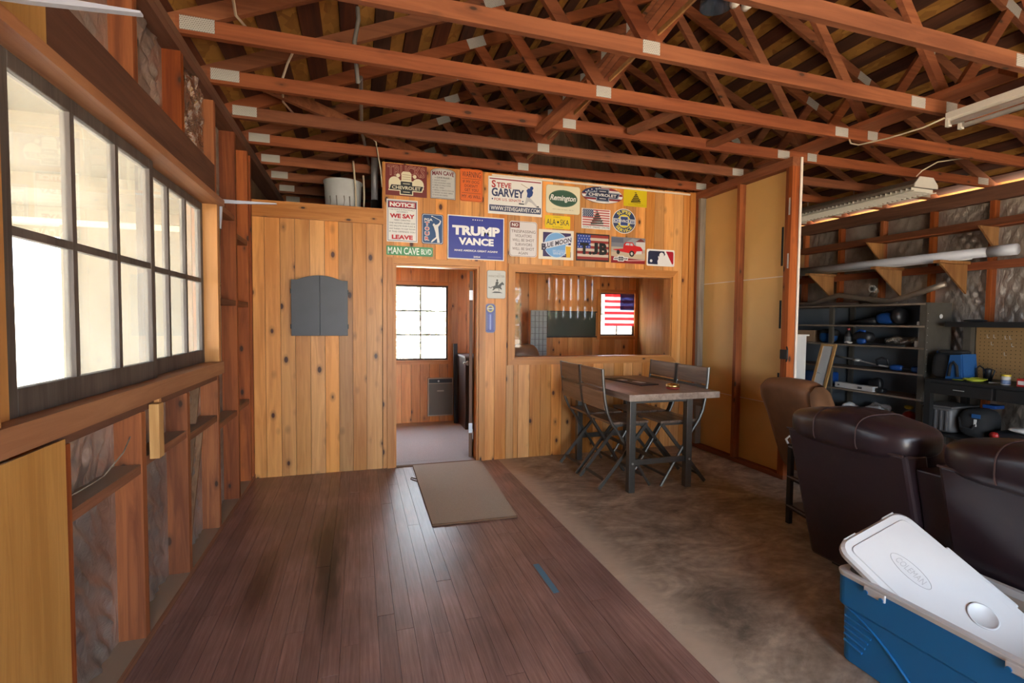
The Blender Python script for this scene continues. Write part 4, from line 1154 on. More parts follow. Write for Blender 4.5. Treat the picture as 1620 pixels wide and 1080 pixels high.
s = Sign('wall_sign', 'white notice sign with red heading and red leave at the bottom', (0.267, 0.570, 2.278, 2.696), WH)
s.inset('rect', 0.010, (58, 60, 96)); s.inset('rect', 0.015, WH); s.rect(0.05, 0.80, 0.95, 0.955, (58, 40, 66)); s.rect(0.07, 0.815, 0.93, 0.945, (178, 24, 48)); s.text('NOTICE', 0.10, 0.83, 0.90, 0.93, WH, 0.05)
s.text('THIS PLACE IS POLITICALLY', 0.08, 0.745, 0.92, 0.775, (70, 70, 76), 0); s.text('INCORRECT', 0.32, 0.695, 0.68, 0.725, (70, 70, 76), 0)
s.text('WE SAY', 0.10, 0.56, 0.90, 0.665, RED, 0.05)
for i, t in enumerate(('MERRY CHRISTMAS', 'ONE NATION UNDER GOD', 'WE SALUTE OUR FLAG &', 'GIVE THANKS TO OUR TROOPS', 'IF THIS OFFENDS YOU')):
    w = 0.26 + 0.16 * (len(t) > 15) + 0.0 * i; s.text(t, 0.5 - w, 0.495 - i * 0.068, 0.5 + w, 0.53 - i * 0.068, (70, 70, 76), 0)
s.text('LEAVE', 0.16, 0.06, 0.84, 0.165, RED, 0.05); s.done()

s = Sign('wall_sign', 'blue golf sign with a white golfer figure in full swing', (0.611, 0.829, 2.275, 2.577), (24, 62, 112), 'round')
s.inset('round', 0.006, WH); s.inset('round', 0.010, (24, 72, 122))
s.text('PGA', 0.12, 0.76, 0.50, 0.85, WH, 0.03)
for i, c in enumerate('TOUR'): s.text(c, 0.13, 0.60 - i * 0.165, 0.36, 0.74 - i * 0.165, WH, 0.09); s.text(c, 0.16, 0.615 - i * 0.165, 0.33, 0.725 - i * 0.165, RED, 0.03)
s.line([(0.48, 0.92), (0.86, 0.80)], 0.025, WH); s.ell(0.47, 0.92, 0.03, 0.02, WH); s.ell(0.56, 0.64, 0.055, 0.045, WH)
s.poly([(0.84, 0.80), (0.90, 0.78), (0.86, 0.68), (0.76, 0.58), (0.78, 0.40), (0.80, 0.22), (0.84, 0.05), (0.72, 0.05), (0.70, 0.20), (0.62, 0.14), (0.46, 0.05), (0.42, 0.06), (0.48, 0.13), (0.66, 0.24), (0.64, 0.38), (0.58, 0.52), (0.54, 0.60), (0.62, 0.64), (0.72, 0.66), (0.82, 0.72)], WH, 'emblem'); s.done()

s = Sign('yard_sign', 'large royal blue campaign sign with two bold white names', (0.873, 1.480, 2.136, 2.586), WH)
s.inset('rect', 0.010, (38, 50, 150)); s.text('TRUMP', 0.08, 0.55, 0.92, 0.77, (240, 240, 240), 0.055); s.text('VANCE', 0.19, 0.33, 0.81, 0.50, (240, 240, 240), 0.05)
s.text('MAKE AMERICA GREAT AGAIN!', 0.12, 0.18, 0.88, 0.225, WH, 0.025); s.text('2024', 0.45, 0.045, 0.57, 0.085, WH, 0.03); s.rect(0.70, 0.075, 0.94, 0.08, (150, 155, 200))
for i in range(5): s.ell(0.44 + 0.04 * i, 0.915, 0.011, 0.015, WH, 5, 'star')
s.done()

s = Sign('wall_sign', 'white no trespassing sign with thin brown letters', (1.540, 1.851, 2.192, 2.570), (222, 216, 214), 'round')
s.inset('round', 0.006, (120, 90, 90)); s.inset('round', 0.009, (222, 216, 214)); s.rect(0.03, 0.81, 0.36, 0.965, (118, 52, 48)); s.text('NO', 0.08, 0.845, 0.31, 0.935, WH, 0.03)
for i, (t, a, b) in enumerate((('TRESPASSING', 0.06, 0.94), ('VIOLATORS', 0.20, 0.80), ('WILL BE SHOT', 0.10, 0.90), ('SURVIVORS', 0.20, 0.82), ('WILL BE SHOT', 0.10, 0.90), ('AGAIN', 0.32, 0.66))): s.text(t, a, 0.67 - i * 0.122, b, 0.75 - i * 0.122, (92, 66, 62), 0.0)
s.done()

s = Sign('street_sign', 'green street name sign with white letters above the door', (0.264, 0.724, 2.145, 2.237), (58, 140, 84), 'round')
s.text('MAN CAVE', 0.03, 0.12, 0.70, 0.88, (226, 240, 226), 0.02); s.text('BLVD', 0.74, 0.2, 0.97, 0.80, (226, 240, 226), 0.02); s.done()

s = Sign('wall_sign', 'cream sign with a dark green oval and white script', (1.951, 2.357, 2.684, 2.990), (196, 190, 158), 'round')
s.inset('round', 0.004, (226, 218, 188)); s.ell(0.5, 0.54, 0.42, 0.30, (52, 84, 66)); s.ell(0.5, 0.54, 0.405, 0.28, (90, 120, 100)); s.ell(0.5, 0.54, 0.395, 0.27, (54, 88, 70))
s.text('Remington', 0.13, 0.40, 0.87, 0.66, WH, 0.025, shear=0.05); s.text('ESTABLISHED 1816', 0.2, 0.13, 0.8, 0.16, (150, 140, 110), 0); s.done()

s = Sign('wall_sign', 'oval flag sign with a dark blue emblem across it', (2.375, 2.893, 2.834, 3.019), (40, 40, 60), 'ellipse')
s.inset('ellipse', 0.003, (226, 222, 218))
def ellclip(s, v0, v1, u0, u1, col, nm):
    pts = []; n = 10
    for i in range(n + 1):
        v = v0 + (v1 - v0) * i / n; hw = 0.49 * math.sqrt(max(0, 1 - ((v - 0.5) / 0.49) ** 2)); pts.append((max(u0, 0.5 - hw), min(u1, 0.5 + hw), v))
    pts = [p for p in pts if p[1] > p[0] + 0.004]
    if len(pts) > 1: s.poly([(p[0], p[2]) for p in pts] + [(p[1], p[2]) for p in reversed(pts)], col, nm)
for v in (0.80, 0.50, 0.20): ellclip(s, v, v + 0.14, 0, 1, (140, 40, 48), 'stripe')
ellclip(s, 0.56, 0.985, 0, 0.46, (30, 40, 84), 'canton')
for (u, v) in ((0.10, 0.62), (0.16, 0.72), (0.22, 0.62), (0.24, 0.80), (0.30, 0.70), (0.34, 0.86), (0.38, 0.76), (0.42, 0.90)): s.ell(u, v, 0.014, 0.038, WH, 6, 'star')
s.bowtie(0.5, 0.50, 0.80, 0.66, (34, 44, 74), (140, 150, 165), WH); s.done()

s = Sign('wall_sign', 'small yellow sign with a coiled black snake', (2.905, 3.207, 2.831, 3.029), (214, 190, 24))
s.snake(0.52, 0.52, 0.42, 0.62, (40, 36, 20)); s.text('DON\'T TREAD ON ME', 0.2, 0.09, 0.84, 0.15, (150, 130, 20), 0); s.done()

s = Sign('licence_plate', 'yellow licence plate with dark blue letters under the cream sign', (1.943, 2.242, 2.518, 2.658), (232, 200, 24), 'round', 'plate')
s.text('ALA', 0.06, 0.28, 0.42, 0.72, (40, 44, 60), 0.0); s.text('SKA', 0.60, 0.28, 0.95, 0.72, (40, 44, 60), 0.0); s.ell(0.51, 0.50, 0.045, 0.09, (40, 44, 60), 7); s.text('JUNEAU', 0.32, 0.83, 0.60, 0.92, (70, 60, 30), 0); s.text('The Last Frontier', 0.28, 0.08, 0.72, 0.17, (70, 60, 30), 0); s.done()

s = Sign('wall_sign', 'cream beer sign with a pale blue moon disc and slanted banner', (1.872, 2.286, 2.180, 2.502), (230, 222, 204))
s.rect(0.12, 0.09, 0.92, 0.91, (58, 44, 92)); s.ell(0.50, 0.49, 0.345, 0.43, (200, 215, 235), 40); s.ell(0.50, 0.49, 0.33, 0.41, (118, 170, 220), 40)
s.poly([(0.08, 0.30), (0.95, 0.60), (0.95, 0.84), (0.08, 0.54)], (214, 216, 226)); s.poly([(0.76, 0.44), (0.95, 0.52), (0.95, 0.30), (0.76, 0.2)], (230, 222, 204))
s.text('BLUE MOON', 0.09, 0.48, 0.93, 0.64, (50, 44, 66), 0.02, rot=0.28); s.text('B', 0.08, 0.30, 0.21, 0.52, (50, 44, 66), 0.03)
s.text('BELGIAN', 0.40, 0.26, 0.74, 0.33, (196, 212, 230), 0.0); s.text('WHITE', 0.40, 0.15, 0.76, 0.25, (196, 212, 230), 0.02); s.poly([(0.79, 0.08), (0.90, 0.08), (0.92, 0.46), (0.77, 0.46)], (226, 176, 40)); s.rect(0.765, 0.46, 0.925, 0.51, (238, 230, 210)); s.done()

s = Sign('wall_sign', 'striped flag sign with a grey snake and a line of text below', (2.379, 2.737, 2.543, 2.767), WH)
s.stripes(0.03, 0.16, 0.97, 0.97, 13, (186, 84, 84), (232, 224, 218), (50, 66, 104), 0.40, 0.46, st=6); s.snake(0.52, 0.54, 0.44, 0.74, (70, 66, 60)); s.text('DON\'T TREAD ON ME', 0.04, 0.03, 0.96, 0.12, (90, 84, 84), 0.0); s.done()

s = Sign('wall_sign', 'round navy and yellow service sign with a white rim', (2.762, 3.068, 2.514, 2.797), WH, 'ellipse')
s.inset('ellipse', 0.008, (44, 60, 100)); s.ell(0.5, 0.5, 0.27, 0.27, (224, 200, 50), 36)
s.arctext('SUPER', 0.5, 0.5, 0.29, 0.42, 2.45, 0.70, (232, 220, 90)); s.arctext('SERVICE', 0.5, 0.5, 0.29, 0.42, -2.60, -0.54, (232, 220, 90), True)
s.rect(0.05, 0.41, 0.95, 0.59, (226, 226, 226)); s.rect(0.08, 0.43, 0.92, 0.57, (70, 92, 150)); s.rect(0.33, 0.31, 0.67, 0.69, (200, 205, 215)); s.rect(0.35, 0.33, 0.65, 0.67, (44, 62, 120)); s.text('CHEVROLET', 0.09, 0.445, 0.91, 0.555, WH, 0.02); s.done()

s = Sign('wall_sign', 'dark edged flag sign with three big black letters', (2.318, 2.731, 2.180, 2.488), (48, 30, 26))
s.stripes(0.03, 0.06, 0.97, 0.95, 9, (148, 44, 36), (206, 190, 172), (40, 72, 160), 0.42, 0.55); s.text('T', 0.10, 0.24, 0.36, 0.66, (18, 14, 14), 0.06); s.ell(0.41, 0.29, 0.045, 0.06, (18, 14, 14)); s.text('J', 0.46, 0.24, 0.64, 0.68, (18, 14, 14), 0.06); s.text('B', 0.68, 0.24, 0.92, 0.68, (18, 14, 14), 0.06); s.done()

s = Sign('wall_sign', 'picture sign of an old red pickup truck', (2.755, 3.198, 2.176, 2.473), (176, 166, 150))
s.rect(0.0, 0.62, 1, 1, (122, 124, 132)); s.rect(0.0, 0.78, 0.35, 0.97, (92, 96, 112)); s.poly([(0.40, 0.80), (0.62, 0.97), (1, 0.90), (1, 0.72), (0.40, 0.72)], (150, 156, 160)); s.rect(0.72, 0.55, 1, 0.85, (206, 204, 200)); s.poly([(0.70, 0.84), (0.86, 0.98), (1, 0.86)], (112, 44, 46)); s.rect(0, 0.20, 1, 0.42, (196, 178, 150))
s.poly([(0, 0), (1, 0), (1, 0.14), (0.45, 0.20), (0, 0.26)], (140, 22, 28)); s.line([(0.45, 0.10), (0.98, 0.14)], 0.02, (222, 170, 160))
TR = (200, 24, 26)
s.poly([(0.05, 0.52), (0.34, 0.56), (0.36, 0.74), (0.42, 0.82), (0.62, 0.82), (0.68, 0.70), (0.86, 0.66), (0.92, 0.56), (0.92, 0.40), (0.70, 0.36), (0.30, 0.44), (0.06, 0.50)], TR); s.poly([(0.40, 0.70), (0.44, 0.78), (0.53, 0.78), (0.53, 0.69)], (190, 196, 200)); s.poly([(0.55, 0.69), (0.55, 0.78), (0.61, 0.78), (0.64, 0.69)], (190, 196, 200))
s.ell(0.60, 0.38, 0.075, 0.12, BLK); s.ell(0.60, 0.38, 0.035, 0.06, (190, 186, 180)); s.ell(0.20, 0.42, 0.05, 0.085, BLK); s.poly([(0.70, 0.36), (0.90, 0.38), (0.90, 0.50), (0.74, 0.48)], (210, 208, 205)); s.bowtie(0.28, 0.17, 0.40, 0.15, (40, 40, 46), WH, WH); s.done()

s = Sign('wall_sign', 'navy and red baseball logo sign with a white batter shape', (3.222, 3.601, 2.162, 2.357), WH, 'round')
s.poly([(0.06, 0.10), (0.40, 0.10), (0.44, 0.30), (0.40, 0.55), (0.46, 0.90), (0.10, 0.90), (0.05, 0.82), (0.04, 0.18)], (32, 38, 66)); s.poly([(0.44, 0.90), (0.40, 0.62), (0.52, 0.52), (0.60, 0.58), (0.66, 0.70), (0.62, 0.90)], (32, 38, 66)); s.poly([(0.68, 0.90), (0.94, 0.90), (0.96, 0.80), (0.96, 0.20), (0.92, 0.12)], (176, 24, 44))
s.ell(0.53, 0.66, 0.085, 0.16, WH, name='emblem'); s.poly([(0.40, 0.06), (0.38, 0.30), (0.44, 0.52), (0.62, 0.56), (0.74, 0.40), (0.88, 0.10), (0.86, 0.06)], WH, 'emblem'); s.ell(0.155, 0.30, 0.045, 0.085, WH, name='emblem'); s.done()

s = Sign('wall_sign', 'weathered white sign with a dark horse and rider', (1.295, 1.501, 1.735, 2.034), (96, 88, 74), 'round')
s.inset('round', 0.003, (196, 194, 184)); s.text('THE', 0.56, 0.86, 0.70, 0.89, (130, 122, 110), 0); s.text('WINCHESTER', 0.06, 0.755, 0.94, 0.83, (140, 128, 112), 0.01)
DK = (52, 50, 38)
s.poly([(0.30, 0.42), (0.42, 0.46), (0.60, 0.48), (0.74, 0.56), (0.82, 0.60), (0.92, 0.52), (0.88, 0.48), (0.80, 0.50), (0.74, 0.42), (0.80, 0.34), (0.76, 0.32), (0.66, 0.37), (0.46, 0.36), (0.36, 0.30), (0.28, 0.29), (0.34, 0.36)], DK, 'emblem'); s.poly([(0.44, 0.46), (0.58, 0.48), (0.62, 0.58), (0.54, 0.62), (0.46, 0.58)], DK, 'emblem'); s.ell(0.54, 0.65, 0.05, 0.035, DK, name='emblem'); s.line([(0.30, 0.42), (0.20, 0.37), (0.08, 0.40)], 0.04, DK, 'emblem'); s.line([(0.62, 0.37), (0.64, 0.28)], 0.03, DK, 'emblem'); s.poly([(0.24, 0.20), (0.84, 0.20), (0.66, 0.25), (0.40, 0.25)], DK, 'emblem'); s.done()

s = Sign('thermometer', 'blue tin thermometer with a yellow badge beside the doorway', (1.278, 1.391, 1.371, 1.680), (70, 76, 150), 'pill', 'thermometer', None)
s.inset('pill', 0.004, (150, 150, 130)); s.inset('pill', 0.007, (52, 60, 142)); s.ell(0.5, 0.83, 0.34, 0.125, (206, 190, 120), 24); s.ell(0.5, 0.83, 0.20, 0.075, (40, 44, 90)); s.rect(0.18, 0.81, 0.82, 0.85, (200, 200, 196)); s.rect(0.40, 0.12, 0.60, 0.66, (96, 110, 190)); s.rect(0.475, 0.10, 0.525, 0.62, (190, 196, 220))
for i in range(9): s.rect(0.24, 0.16 + i * 0.055, 0.38, 0.166 + i * 0.055, (160, 165, 205))
s.rect(0.14, 0.10, 0.165, 0.70, (170, 165, 130)); s.rect(0.835, 0.10, 0.86, 0.70, (170, 165, 130)); s.done()
# ================================================================== FURNITURE
# ---- tall table
tb = thing('dining_table', 'counter height table with thick brown wooden top and steel legs', 'table', (2.6, 4.28, 0))
MB().box(2.17, 3.09, 3.62, 4.95, 0.828, 0.886).build('table_top', 'table_wood', tb, bevel=0.004)
for x in (2.28, 2.865):
    for y in (3.765, 4.83):
        MB().box(x - 0.03, x + 0.03, y - 0.03, y + 0.03, 0.0, 0.828).build('leg', 'steel_leg', tb, bevel=0.003)
for y in (3.765, 4.83):
    MB().box(2.311, 2.834, y - 0.008, y + 0.008, 0.235, 0.285).build('stretcher', 'steel_leg', tb, bevel=0.002)
    MB().box(2.311, 2.834, y - 0.02, y + 0.02, 0.788, 0.827).build('apron_rail', 'steel_leg', tb)
    for x in (2.28, 2.865): MB().lathe([(0.010, 0), (0.010, 0.004), (0.005, 0.007)], (x, y - 0.038, 0.26), 10, 'Y').build('bolt', 'galvanised', tb)
MB().box(2.56, 2.585, 3.774, 4.821, 0.245, 0.275).build('stretcher', 'steel_leg', tb)

ch0 = None


def make_chair():
    c = thing('folding_chair', '', 'chair', (0, 0, 0), group='folding chairs at the table')
    hw = 0.225
    prof = [(-0.245, 1.085), (-0.235, 0.95), (-0.215, 0.80), (-0.190, 0.69), (-0.150, 0.605), (-0.095, 0.53), (0.03, 0.345), (0.25, 0.012)]
    for sy in (-1, 1):
        y = sy * hw
        b = MB()
        for (p, q) in zip(prof, prof[1:]): b.beam((p[0], y, p[1]), (q[0], y, q[1]), 0.020, 0.028, (0, 1, 0)) if False else b.tube([(p[0], y, p[1]), (q[0], y, q[1])], 0.0135, 8)
        b.build('back_post', 'steel_leg', c, world=False, smooth=False)
        y2 = sy * (hw - 0.030)
        MB().beam((0.225, y2, 0.570), (-0.25, y2, 0.008), 0.016, 0.030, (0, 0, 1)).build('leg', 'steel_leg', c, world=False)
        MB().lathe([(0.010, 0), (0.010, 0.044)], (0.028, min(y, y2), 0.325), 8, 'Y').build('pivot', 'black_metal', c, world=False)
    for (x, z) in ((-0.19, 0.07), (0.19, 0.09)):
        MB().box(x - 0.009, x + 0.009, -hw + 0.03, hw - 0.03, z, z + 0.022).build('crossbar', 'steel_leg', c, world=False)
    MB().beam((-0.243, 0, 1.005), (-0.243, 0, 1.005001), 0.01, 0.01)
    for (x0, z0, x1, z1) in ((-0.232, 0.925, -0.242, 1.082), (-0.205, 0.715, -0.226, 0.880)):
        MB().prism([(x0 - 0.009, z0), (x0 + 0.009, z0), (x1 + 0.009, z1), (x1 - 0.009, z1)], -hw + 0.010, hw - 0.010, 'Y').build('back_slat', 'chair_wood', c, world=False, bevel=0.003)
    MB().box(-0.243, -0.221, -hw + 0.01, hw - 0.01, 0.888, 0.912).build('back_rail', 'steel_leg', c, world=False)
    for i in range(4):
        x0 = -0.145 + i * 0.098
        MB().box(x0, x0 + 0.094, -hw + 0.022, hw - 0.022, 0.580, 0.602).build('seat_slat', 'chair_wood', c, world=False, bevel=0.003)
    for sy in (-1, 1):
        MB().box(-0.13, 0.235, sy * (hw - 0.040) - 0.010, sy * (hw - 0.040) + 0.010, 0.558, 0.579).build('seat_rail', 'steel_leg', c, world=False)
    return c


for (x, y, rz, lb) in ((2.285, 4.08, 0.0, 'folding counter chair nearest the viewer on the doorway side of the table'), (2.285, 4.56, 0.0, 'folding counter chair by the pine wall on the doorway side of the table'),
                       (2.86, 4.02, PI, 'folding counter chair nearest the viewer on the partition side of the table'), (2.87, 4.52, PI, 'folding counter chair by the pine wall on the partition side of the table')):
    if ch0 is None: ch0 = make_chair(); c = ch0
    else: c = copy_tree(ch0)
    c.location = (x, y, 0); c.rotation_euler = (0, 0, rz); c['label'] = lb

# things on the table
tr = thing('serving_tray', 'thin dark tray with pale cards lying on the table', 'tray', (2.66, 4.42, 0.886), 0.12)
MB().box(-0.11, 0.11, -0.30, 0.30, 0.0, 0.010).build('tray_base', 'black_plastic', tr, world=False, bevel=0.004)
MB().box(-0.02, 0.05, -0.18, -0.05, 0.0105, 0.013).build('card', 'paper_white', tr, world=False)
MB().box(-0.06, 0.00, 0.05, 0.15, 0.0105, 0.013).build('card', 'paper_white', tr, world=False)
tn = thing('ashtray', 'small brass bowl with a red base near the table corner', 'bowl', (2.765, 3.86, 0.886))
MB().lathe([(0.055, 0), (0.062, 0.012), (0.060, 0.018)], (0, 0, 0), 24).build('base', 'red_enamel', tn, world=False, smooth=True)
MB().lathe([(0.060, 0.0185), (0.064, 0.030), (0.058, 0.046), (0.050, 0.044), (0.044, 0.030), (0.03, 0.028)], (0, 0, 0), 24).build('rim', 'brass', tn, world=False, smooth=True)

# ---- dartboard cabinet
dc = thing('dartboard_cabinet', 'closed charcoal dartboard cabinet with an arched top on the pine wall', 'cabinet', (-0.352, D - 0.004, 1.34))
xa, xb, z0, z1 = -0.602, -0.101, 1.342, 1.868
def arch(x):
    t = (x - xa) / (xb - xa); return z1 + 0.045 * max(0, math.sin(PI * min(1, max(0, (t - 0.12) / 0.76)))) ** 0.8
body = [(xa + 0.004, z0 + 0.004), (xb - 0.004, z0 + 0.004)] + [(xb - 0.004 - (xb - xa - 0.008) * i / 16, arch(xb - (xb - xa) * i / 16) - 0.004) for i in range(17)]
MB().prism(body, D - 0.055, D - 0.006, 'Y').build('cabinet_body', 'dart_grey', dc)
mid = (xa + xb) / 2
for (a, b, sg) in ((xa, mid - 0.001, -1), (mid + 0.001, xb, 1)):
    pl = [(a, z0), (b, z0)] + [(b - (b - a) * i / 10, arch(b - (b - a) * i / 10)) for i in range(11)]
    dd = MB().prism(pl, D - 0.076, D - 0.0555, 'Y').build('cabinet_door', 'dart_grey', dc, bevel=0.002)
    for z in (1.43, 1.76):
        xh = xa - 0.003 if sg < 0 else xb + 0.003
        MB().box(xh - 0.004, xh + 0.004, D - 0.078, D - 0.045, z - 0.022, z + 0.022).build('hinge', 'black_metal', dd)

# ---- rug, tape
rg = thing('doormat_rug', 'beige carpet offcut on the plank floor at the doorway', 'rug', (0.83, 4.3, 0))
MB().prism([(0.508, 3.525), (1.148, 3.508), (1.205, 4.4), (1.235, 5.05), (0.525, 5.05), (0.515, 4.3)], 0.0015, 0.011, 'Z').build('rug_pile', 'rug', rg)
MB().tube([(0.506, 3.523, 0.007), (1.150, 3.506, 0.007)], 0.007, 6).build('frayed_edge', 'rug_edge', rg)
MB().tube([(0.506, 3.523, 0.006), (0.513, 4.3, 0.006), (0.522, 5.04, 0.006)], 0.004, 6).build('frayed_edge', 'rug_edge', rg)
MB().tube([(0.512, 4.55, 0.006), (0.48, 4.60, 0.004), (0.46, 4.64, 0.004), (0.47, 4.68, 0.004), (0.515, 4.62, 0.006)], 0.004, 6).build('loose_thread', 'rug_edge', rg)
tp = MB().prism([(1.018, 2.787), (1.056, 2.787), (1.056, 2.455), (1.020, 2.452)], 0.0012, 0.0018, 'Z').build('tape_strip', 'tape_blue'); tag(tp, 'strip of blue tape stuck to the plank floor', 'tape')

# ---- sofa seen from behind
def lean(z): return 2.752 - 0.278 * z      # back panel leans towards the viewer's side


sf = thing('recliner_sofa', 'dark maroon leather reclining sofa turned away beside the cooler', 'sofa', (2.95, 1.58, 0))
for (y0, y1) in ((1.668, 2.352), (0.80, 1.532)):
    zt = 0.865
    MB().prism([(lean(0.05), 0.05), (lean(0.05) + 0.10, 0.05), (lean(zt) + 0.16, zt), (lean(zt), zt)], y0, y1, 'Y').build('back_panel', 'leather_dark', sf, bevel=0.018)
    ym = (y0 + y1) / 2; wd = y1 - y0

    def fn(p, wd=wd):
        yy = p[1] / (wd / 2); dip = 0.0
        for c in (-0.36, 0.36): dip += math.exp(-((yy - c) / 0.05) ** 2)
        k = 1 - 0.035 * dip
        sag = -0.03 * (1 - abs(yy)) if p[2] < 0 else 0.0
        return [p[0] * k, p[1], p[2] * k + 0.012 * math.cos(yy * 4.2) * (1 if p[2] > 0 else 0)]
    cu = MB().puff((lean(0.93) + 0.175, ym, 0.912), (0.40, wd + 0.03, 0.215), 3.4, 60, 20, fn).build('head_cushion', 'leather_dark', sf, smooth=True)
    for c in (-0.36, 0.36):
        yc = ym + c * wd / 2
        pth = [(lean(0.93) + 0.175 + 0.2015 * math.copysign(abs(math.cos(a)) ** 0.667, math.cos(a)), yc, 0.912 + 0.109 * math.copysign(abs(math.sin(a)) ** 0.667, math.sin(a))) for a in [PI * 1.15 - PI * 1.0 * i / 16 for i in range(17)]]
        MB().tube(pth, 0.0035, 5).build('stitching', 'leather_seam', cu)
    MB().tube([(lean(zt) - 0.004, y0 + 0.006, zt - 0.003), (lean(zt) - 0.006, ym, zt - 0.014), (lean(zt) - 0.004, y1 - 0.006, zt - 0.003)], 0.006, 8).build('piping', 'leather_seam', sf)
    MB().puff((lean(0.6) + 0.33, ym, 0.66), (0.26, wd, 0.48), 3.2, 32, 16).build('back_cushion', 'leather_dark', sf, smooth=True)
    MB().puff((3.15, ym, 0.40), (0.66, wd, 0.26), 3.5, 32, 14).build('seat_cushion', 'leather_dark', sf, smooth=True)
MB().prism([(lean(0.06) + 0.03, 0.06), (lean(0.06) + 0.16, 0.06), (lean(0.80) + 0.2, 0.80), (lean(0.80) + 0.05, 0.80)], 1.534, 1.666, 'Y').build('console_back', 'leather_dark', sf, bevel=0.01)
MB().box(2.86, 3.45, 1.536, 1.664, 0.06, 0.55).build('console', 'leather_dark', sf, bevel=0.02)
MB().box(2.80, 3.42, 0.82, 2.33, 0.05, 0.28).build('base_frame', 'leather_dark', sf, bevel=0.01)
for (y0, y1) in ((2.20, 2.345), (0.80, 0.94)):
    MB().puff((3.14, (y0 + y1) / 2, 0.36), (0.70, y1 - y0 + 0.04, 0.64), 4.0, 24, 14).build('armrest', 'leather_dark', sf, smooth=True)
for x in (2.86, 3.36):
    for y in (0.9, 2.25):
        MB().box(x - 0.03, x + 0.03, y - 0.03, y + 0.03, 0.0, 0.05).build('foot', 'black_plastic', sf)

# ---- brown recliner chair
rc = thing('recliner_chair', 'worn brown leather recliner armchair leaning back near the partition end', 'armchair', (3.95, 3.28, 0))
Y0, Y1 = 3.08, 3.60; ym = (Y0 + Y1) / 2


def loft(prof, y0, y1, name, mat, parent, rnd=0.12, n=14):
    """outline (x,z) swept across y with rounded sides"""
    cx = sum(p[0] for p in prof) / len(prof); cz = sum(p[1] for p in prof) / len(prof)
    def fn(u, v):
        t = (v * 2 - 1); k = 1 - rnd * abs(t) ** 4
        i = u * len(prof); a = int(i) % len(prof); f = i - int(i); p = prof[a]; q = prof[(a + 1) % len(prof)]
        x = p[0] + (q[0] - p[0]) * f; z = p[1] + (q[1] - p[1]) * f
        return (cx + (x - cx) * k, y0 + (y1 - y0) * v, cz + (z - cz) * k)
    b = MB().grid(fn, len(prof) * 2, n)
    nu = len(prof) * 2
    b.f.append(list(range(nu))); b.mi.append(0); b.f.append([n * (nu + 1) + i for i in range(nu - 1, -1, -1)]); b.mi.append(0)
    return b.build(name, mat, parent, smooth=True)


loft([(3.80, 0.16), (3.70, 0.40), (3.60, 0.66), (3.50, 0.86), (3.485, 0.96), (3.55, 1.02), (3.66, 1.02), (3.74, 0.96), (3.80, 0.84), (3.90, 0.60), (3.98, 0.34), (3.95, 0.16)], Y0, Y1, 'backrest', 'leather_brown', rc)
MB().puff((3.72, ym, 0.855), (0.24, 0.42, 0.26), 2.6, 30, 16, lambda p: [p[0] + 0.35 * -p[2], p[1], p[2]]).build('head_pillow', 'leather_brown', rc, smooth=True)
MB().puff((3.85, ym, 0.62), (0.24, 0.40, 0.30), 2.6, 30, 16, lambda p: [p[0] + 0.35 * -p[2], p[1], p[2]]).build('lumbar_pillow', 'leather_brown', rc, smooth=True)
MB().puff((4.22, ym, 0.40), (0.60, 0.40, 0.22), 3.2, 30, 14).build('seat_cushion', 'leather_brown', rc, smooth=True)
MB().box(3.98, 4.50, Y0 + 0.02, Y1 - 0.02, 0.02, 0.32).build('base_frame', 'leather_brown', rc, bevel=0.02)
for y in (Y0 + 0.06, Y1 - 0.06):
    MB().puff((4.22, y, 0.40), (0.66, 0.15, 0.46), 3.4, 24, 14).build('armrest', 'leather_brown', rc, smooth=True)

# ---- small black side table between sofa and recliner
stt = thing('side_table', 'small black side table with grey shelves behind the sofa end', 'table', (3.1, 2.66, 0))
for (x, y) in ((3.085, 2.845), (3.0, 2.475), (3.40, 2.845), (3.40, 2.475)):
    MB().box(x - 0.016, x + 0.016, y - 0.016, y + 0.016, 0.0, 0.60).build('leg', 'black_metal', stt)
for z in (0.14, 0.36, 0.585):
    MB().prism([(2.985, 2.458), (3.415, 2.458), (3.415, 2.862), (3.070, 2.862)], z - 0.010, z, 'Z').build('shelf', 'safe_top', stt)
    MB().beam((3.085, 2.861, z - 0.012), (3.0, 2.461, z - 0.012), 0.012, 0.035).build('rail', 'black_metal', stt)
MB().tube([(3.07, 2.86, 0.60), (3.06, 2.87, 0.63), (3.08, 2.86, 0.655), (3.10, 2.84, 0.63)], 0.008, 8).build('handle', 'white_plastic', stt)

# ---- cooler
ck = thing('ice_chest', 'big blue cooler with white rim standing behind the sofa', 'cooler', (2.325, 1.17, 0))
CX0, CX1, CY0, CY1, CZ = 2.060, 2.622, 0.70, 1.645, 0.400


def rrect(x0, x1, y0, y1, r, n=6):
    out = []
    for (cx, cy, a0) in ((x1 - r, y1 - r, 0), (x0 + r, y1 - r, PI / 2), (x0 + r, y0 + r, PI), (x1 - r, y0 + r, 1.5 * PI)):
        out += [(cx + r * math.cos(a0 + i * PI / 2 / n), cy + r * math.sin(a0 + i * PI / 2 / n)) for i in range(n + 1)]
    return out


def shell(levels, r, name, mat, parent, capb=True, capt=False):
    b = MB(); rings = [rrect(x0, x1, y0, y1, r) for (x0, x1, y0, y1, z) in levels]; n = len(rings[0]); V = []
    for rg_, lv in zip(rings, levels): V += [(p[0], p[1], lv[4]) for p in rg_]
    F = []
    for i in range(len(levels) - 1):
        for k in range(n): F.append((i * n + k, i * n + (k + 1) % n, (i + 1) * n + (k + 1) % n, (i + 1) * n + k))
    if capb: F.append(tuple(range(n - 1, -1, -1)))
    if capt: F.append(tuple((len(levels) - 1) * n + k for k in range(n)))
    return b.add(V, F).build(name, mat, parent, smooth=False, bevel=0)


